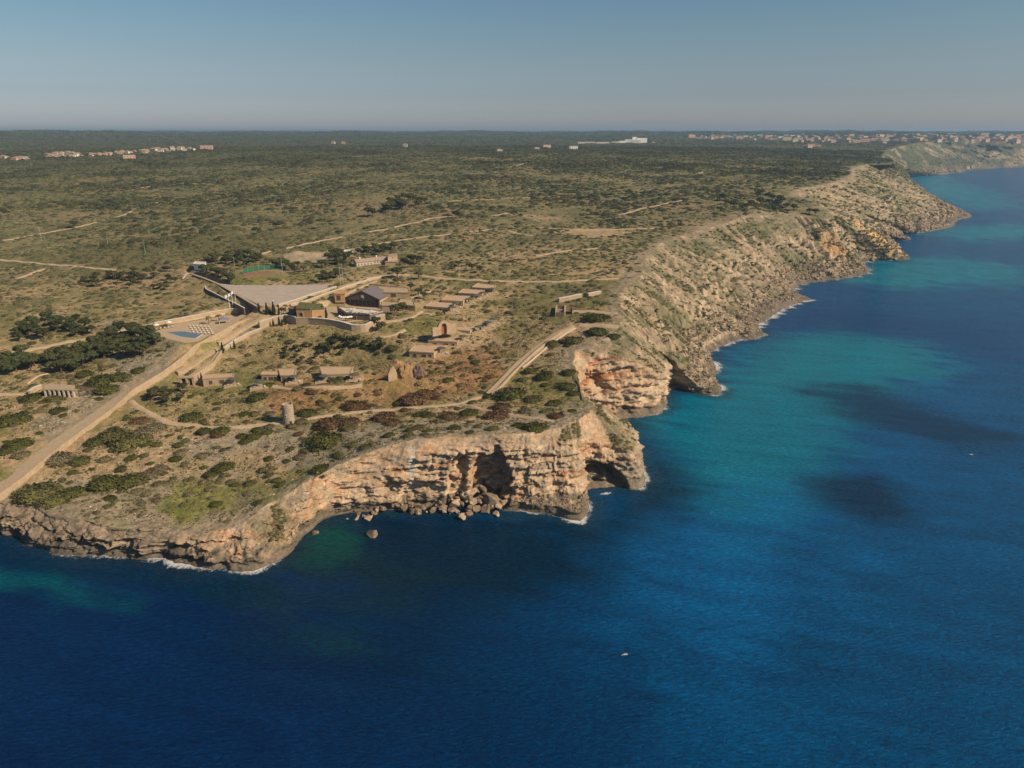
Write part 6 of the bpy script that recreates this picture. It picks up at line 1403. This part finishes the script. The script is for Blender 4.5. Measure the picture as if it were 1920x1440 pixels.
for a, b_, lb in ((936, 284, "low farmhouse with pale walls on the far plain left of the centre pair"), (1006, 281, "pale far farmhouse left of the white hotel"), (1024, 278, "pink far farmhouse behind trees"), (1074, 280, "wide pink farmhouse on the far plain"), (625, 270, "far white farmhouse on the left plain"), (644, 271, "second far white farmhouse on the left plain"), (760, 276, "tiny far house in the centre woods"), (243, 298, "lone house in front of the left village"), (388, 281, "lone house right of the left village"), (1225, 268, "far white house right of the hotel")):
    house(a, b_, 1.1, lb, None)
hp = G(1186, 268); hz_ = thing("hotel", "long white stepped hotel standing above the woods right of centre", "hotel", hp, .1)
for x_, y_, w_, d_, h_ in ((0, 0, 60, 16, 13), (-38, -4, 34, 14, 8), (36, 6, 40, 14, 18), (8, 8, 16, 10, 22), (-70, -6, 28, 10, 5)): MB().box((x_, y_, h_/2-2), (w_, d_, h_+4)).build("wing", M_WHITE, hz_)
for k in range(12):
    for z in (3, 6.5, 10): MB().box((-27+4.9*k, -8.1, z), (2.4, .2, 1.8)).build("window", M_GLASS, hz_)
hq = G(1100, 269); o = thing("hotel", "low white row of buildings left of the stepped hotel", "building", hq)
MB().box((0, 0, 2), (62, 12, 8)).build("wing", M_WHITE, o); MB().box((60, 20, 2), (46, 12, 7)).build("wing", M_HW[0], o)
for k in range(9): MB().box((-26+6.4*k, -6.1, 3), (3, .2, 1.8)).build("window", M_GLASS, o)

# ------------------------------------------------------------ terrace furniture of the fort, foam and whitecaps
its = []
for k in range(26):
    f_ = random.random(); g_ = random.random(); a = 640+f_*60+g_*4; b_ = 578+f_*6+g_*5
    p = W(a, b_, 39.35); t_ = thing("cafe_table", "round white table on the restaurant terrace roof", "table", p, 0, "white tables on the restaurant terrace"); MB().cyl((0, 0, 0), .06, .74, n=6).build("leg", M_METAL, t_); MB().cyl((0, 0, .74), .75, .06, n=10).build("tabletop", M_WHITE, t_); its.append((t_, a, b_))
ordinals(its, "round white table on the restaurant terrace roof"); its = []
for k in range(7):
    p = W(637+k*3.6, 601.5+random.uniform(-2, 1), COURT_Z+.15); its.append((parasol(p, M_WHITE, 1.1, "white parasol in the court below the restaurant terrace", "white parasols in the court", 2.3), k, 0))
ordinals(its, "white parasol in the court below the terrace")
M_FOAM, t, b = new_mat("sea_foam"); g = N(t, "ShaderNodeNewGeometry"); n = noise(t, .55, 7, .75, g.outputs["Position"], 1.2); at = N(t, "ShaderNodeAttribute", attribute_name="tint")
ad = N(t, "ShaderNodeMath", operation='MULTIPLY_ADD'); t.links.new(at.outputs["Fac"], ad.inputs[0]); ad.inputs[1].default_value = .55; ad.inputs[2].default_value = -.40
ad2 = N(t, "ShaderNodeMath", operation='ADD'); t.links.new(ad.outputs[0], ad2.inputs[0]); t.links.new(n.outputs[0], ad2.inputs[1])
r = ramp(t, ad2.outputs[0], [(.38, (0, 0, 0)), (.62, (1, 1, 1))]); t.links.new(r.outputs[0], b.inputs["Alpha"]); b.inputs["Base Color"].default_value = (.55, .55, .53, 1); b.inputs["Roughness"].default_value = .8
FM = [(.0, 0.0), (2.5, 0), (3.2, .4), (5, .9), (6.3, .55), (7, 1), (8.5, 1), (9.2, .5), (10.5, 1.0), (12, .8), (13, .3), (16, .1), (19, .7), (21, .8), (22.2, .8), (23.5, .6), (25, 1), (26.2, .8), (28, .2), (30, .55), (31, 1.2), (32, .8), (34, .2), (39, .1), (41, .6), (43, .8), (44, .1), (46, .1), (48, .6), (49.5, 1.1), (51, .3), (52.5, 1.1), (54, .6), (55.5, .8), (57, .7), (59, .9), (61, .9), (63, .8), (66, .5), (69, .9), (71, .6), (74, .6), (77, .6), (80, .7), (83, .3), (87, .2), (96, .2)]
am = np.interp(US, [f_[0] for f_ in FM], [f_[1] for f_ in FM]); am = am*(.95+.6*pn(ARC/9., 1.1)); wd = (1.5+5.0*am*(.8+.5*pn(ARC/5., 3.3)))*np.clip(np.linalg.norm(BS, axis=1)/330, .8, 2.2)
rows = []; at_ = []
CX0 = np.stack([CLX[1], CLY[1]], 1)
for k, q in enumerate((-2.5, 0, .35, .7, 1.0)):
    off = (q*wd if q > 0 else q+0*wd); p2 = CX0 - nrm*off[:, None]; rows.append(np.c_[p2, np.full(len(p2), .10+.002*k)]); at_.append(am*(1., 1., .8, .45, 0)[k])
V = np.stack(rows, 1).reshape(-1, 3); A_ = np.clip(np.stack(at_, 1).reshape(-1), 0, 1)
o = mesh_obj("shore_foam", V, grid_faces(NS, 5), M_FOAM, col=np.repeat(A_[:, None], 3, 1)); tag(o, "white foam where the swell meets the rocks", kind="stuff")
caps = [(1137, 925, 3.8), (1172, 1227, 1.8), (1822, 852, 2.2), (1333, 963, 1.0)]
V = []; A_ = []; Fq = []
for a, b_, s_ in caps:
    p = W(a, b_, .12); k0 = len(V); th = random.uniform(.1, .5); V.append(p); A_.append(1.0)
    for i in range(10):
        q = 2*math.pi*i/10; x_, y_ = s_*math.cos(q), s_*.45*math.sin(q); V.append((p[0]+x_*math.cos(th)-y_*math.sin(th), p[1]+x_*math.sin(th)+y_*math.cos(th), .12)); A_.append(.25)
    for i in range(10): Fq.append((k0, k0+1+i, k0+1+(i+1) % 10))
o = mesh_obj("whitecaps", V, Fq, M_FOAM, col=np.repeat(np.array(A_)[:, None], 3, 1)); tag(o, "few small whitecaps on the open blue water", kind="stuff")
# ------------------------------------------------------------ haze
m = bpy.data.materials.new("haze_air"); m.use_nodes = True; t = m.node_tree; t.nodes.clear()
o = N(t, "ShaderNodeOutputMaterial"); v = N(t, "ShaderNodeVolumePrincipled")
v.inputs["Color"].default_value = (.38, .57, .76, 1); v.inputs["Density"].default_value = 0.000095; v.inputs["Anisotropy"].default_value = 0.2
t.links.new(v.outputs[0], o.inputs["Volume"])
x0, x1, y0, y1, z0, z1 = -46000, 46000, -300, 46000, -6, 163
V = [(a, b_, c_) for c_ in (z0, z1) for b_ in (y0, y1) for a in (x0, x1)]
hz = mesh_obj("haze", V, [(0, 2, 3, 1), (4, 5, 7, 6), (0, 1, 5, 4), (2, 6, 7, 3), (0, 4, 6, 2), (1, 3, 7, 5)], m, smooth=False)
hz["kind"] = "stuff"; hz["label"] = "thin blue haze over the far land and sea"
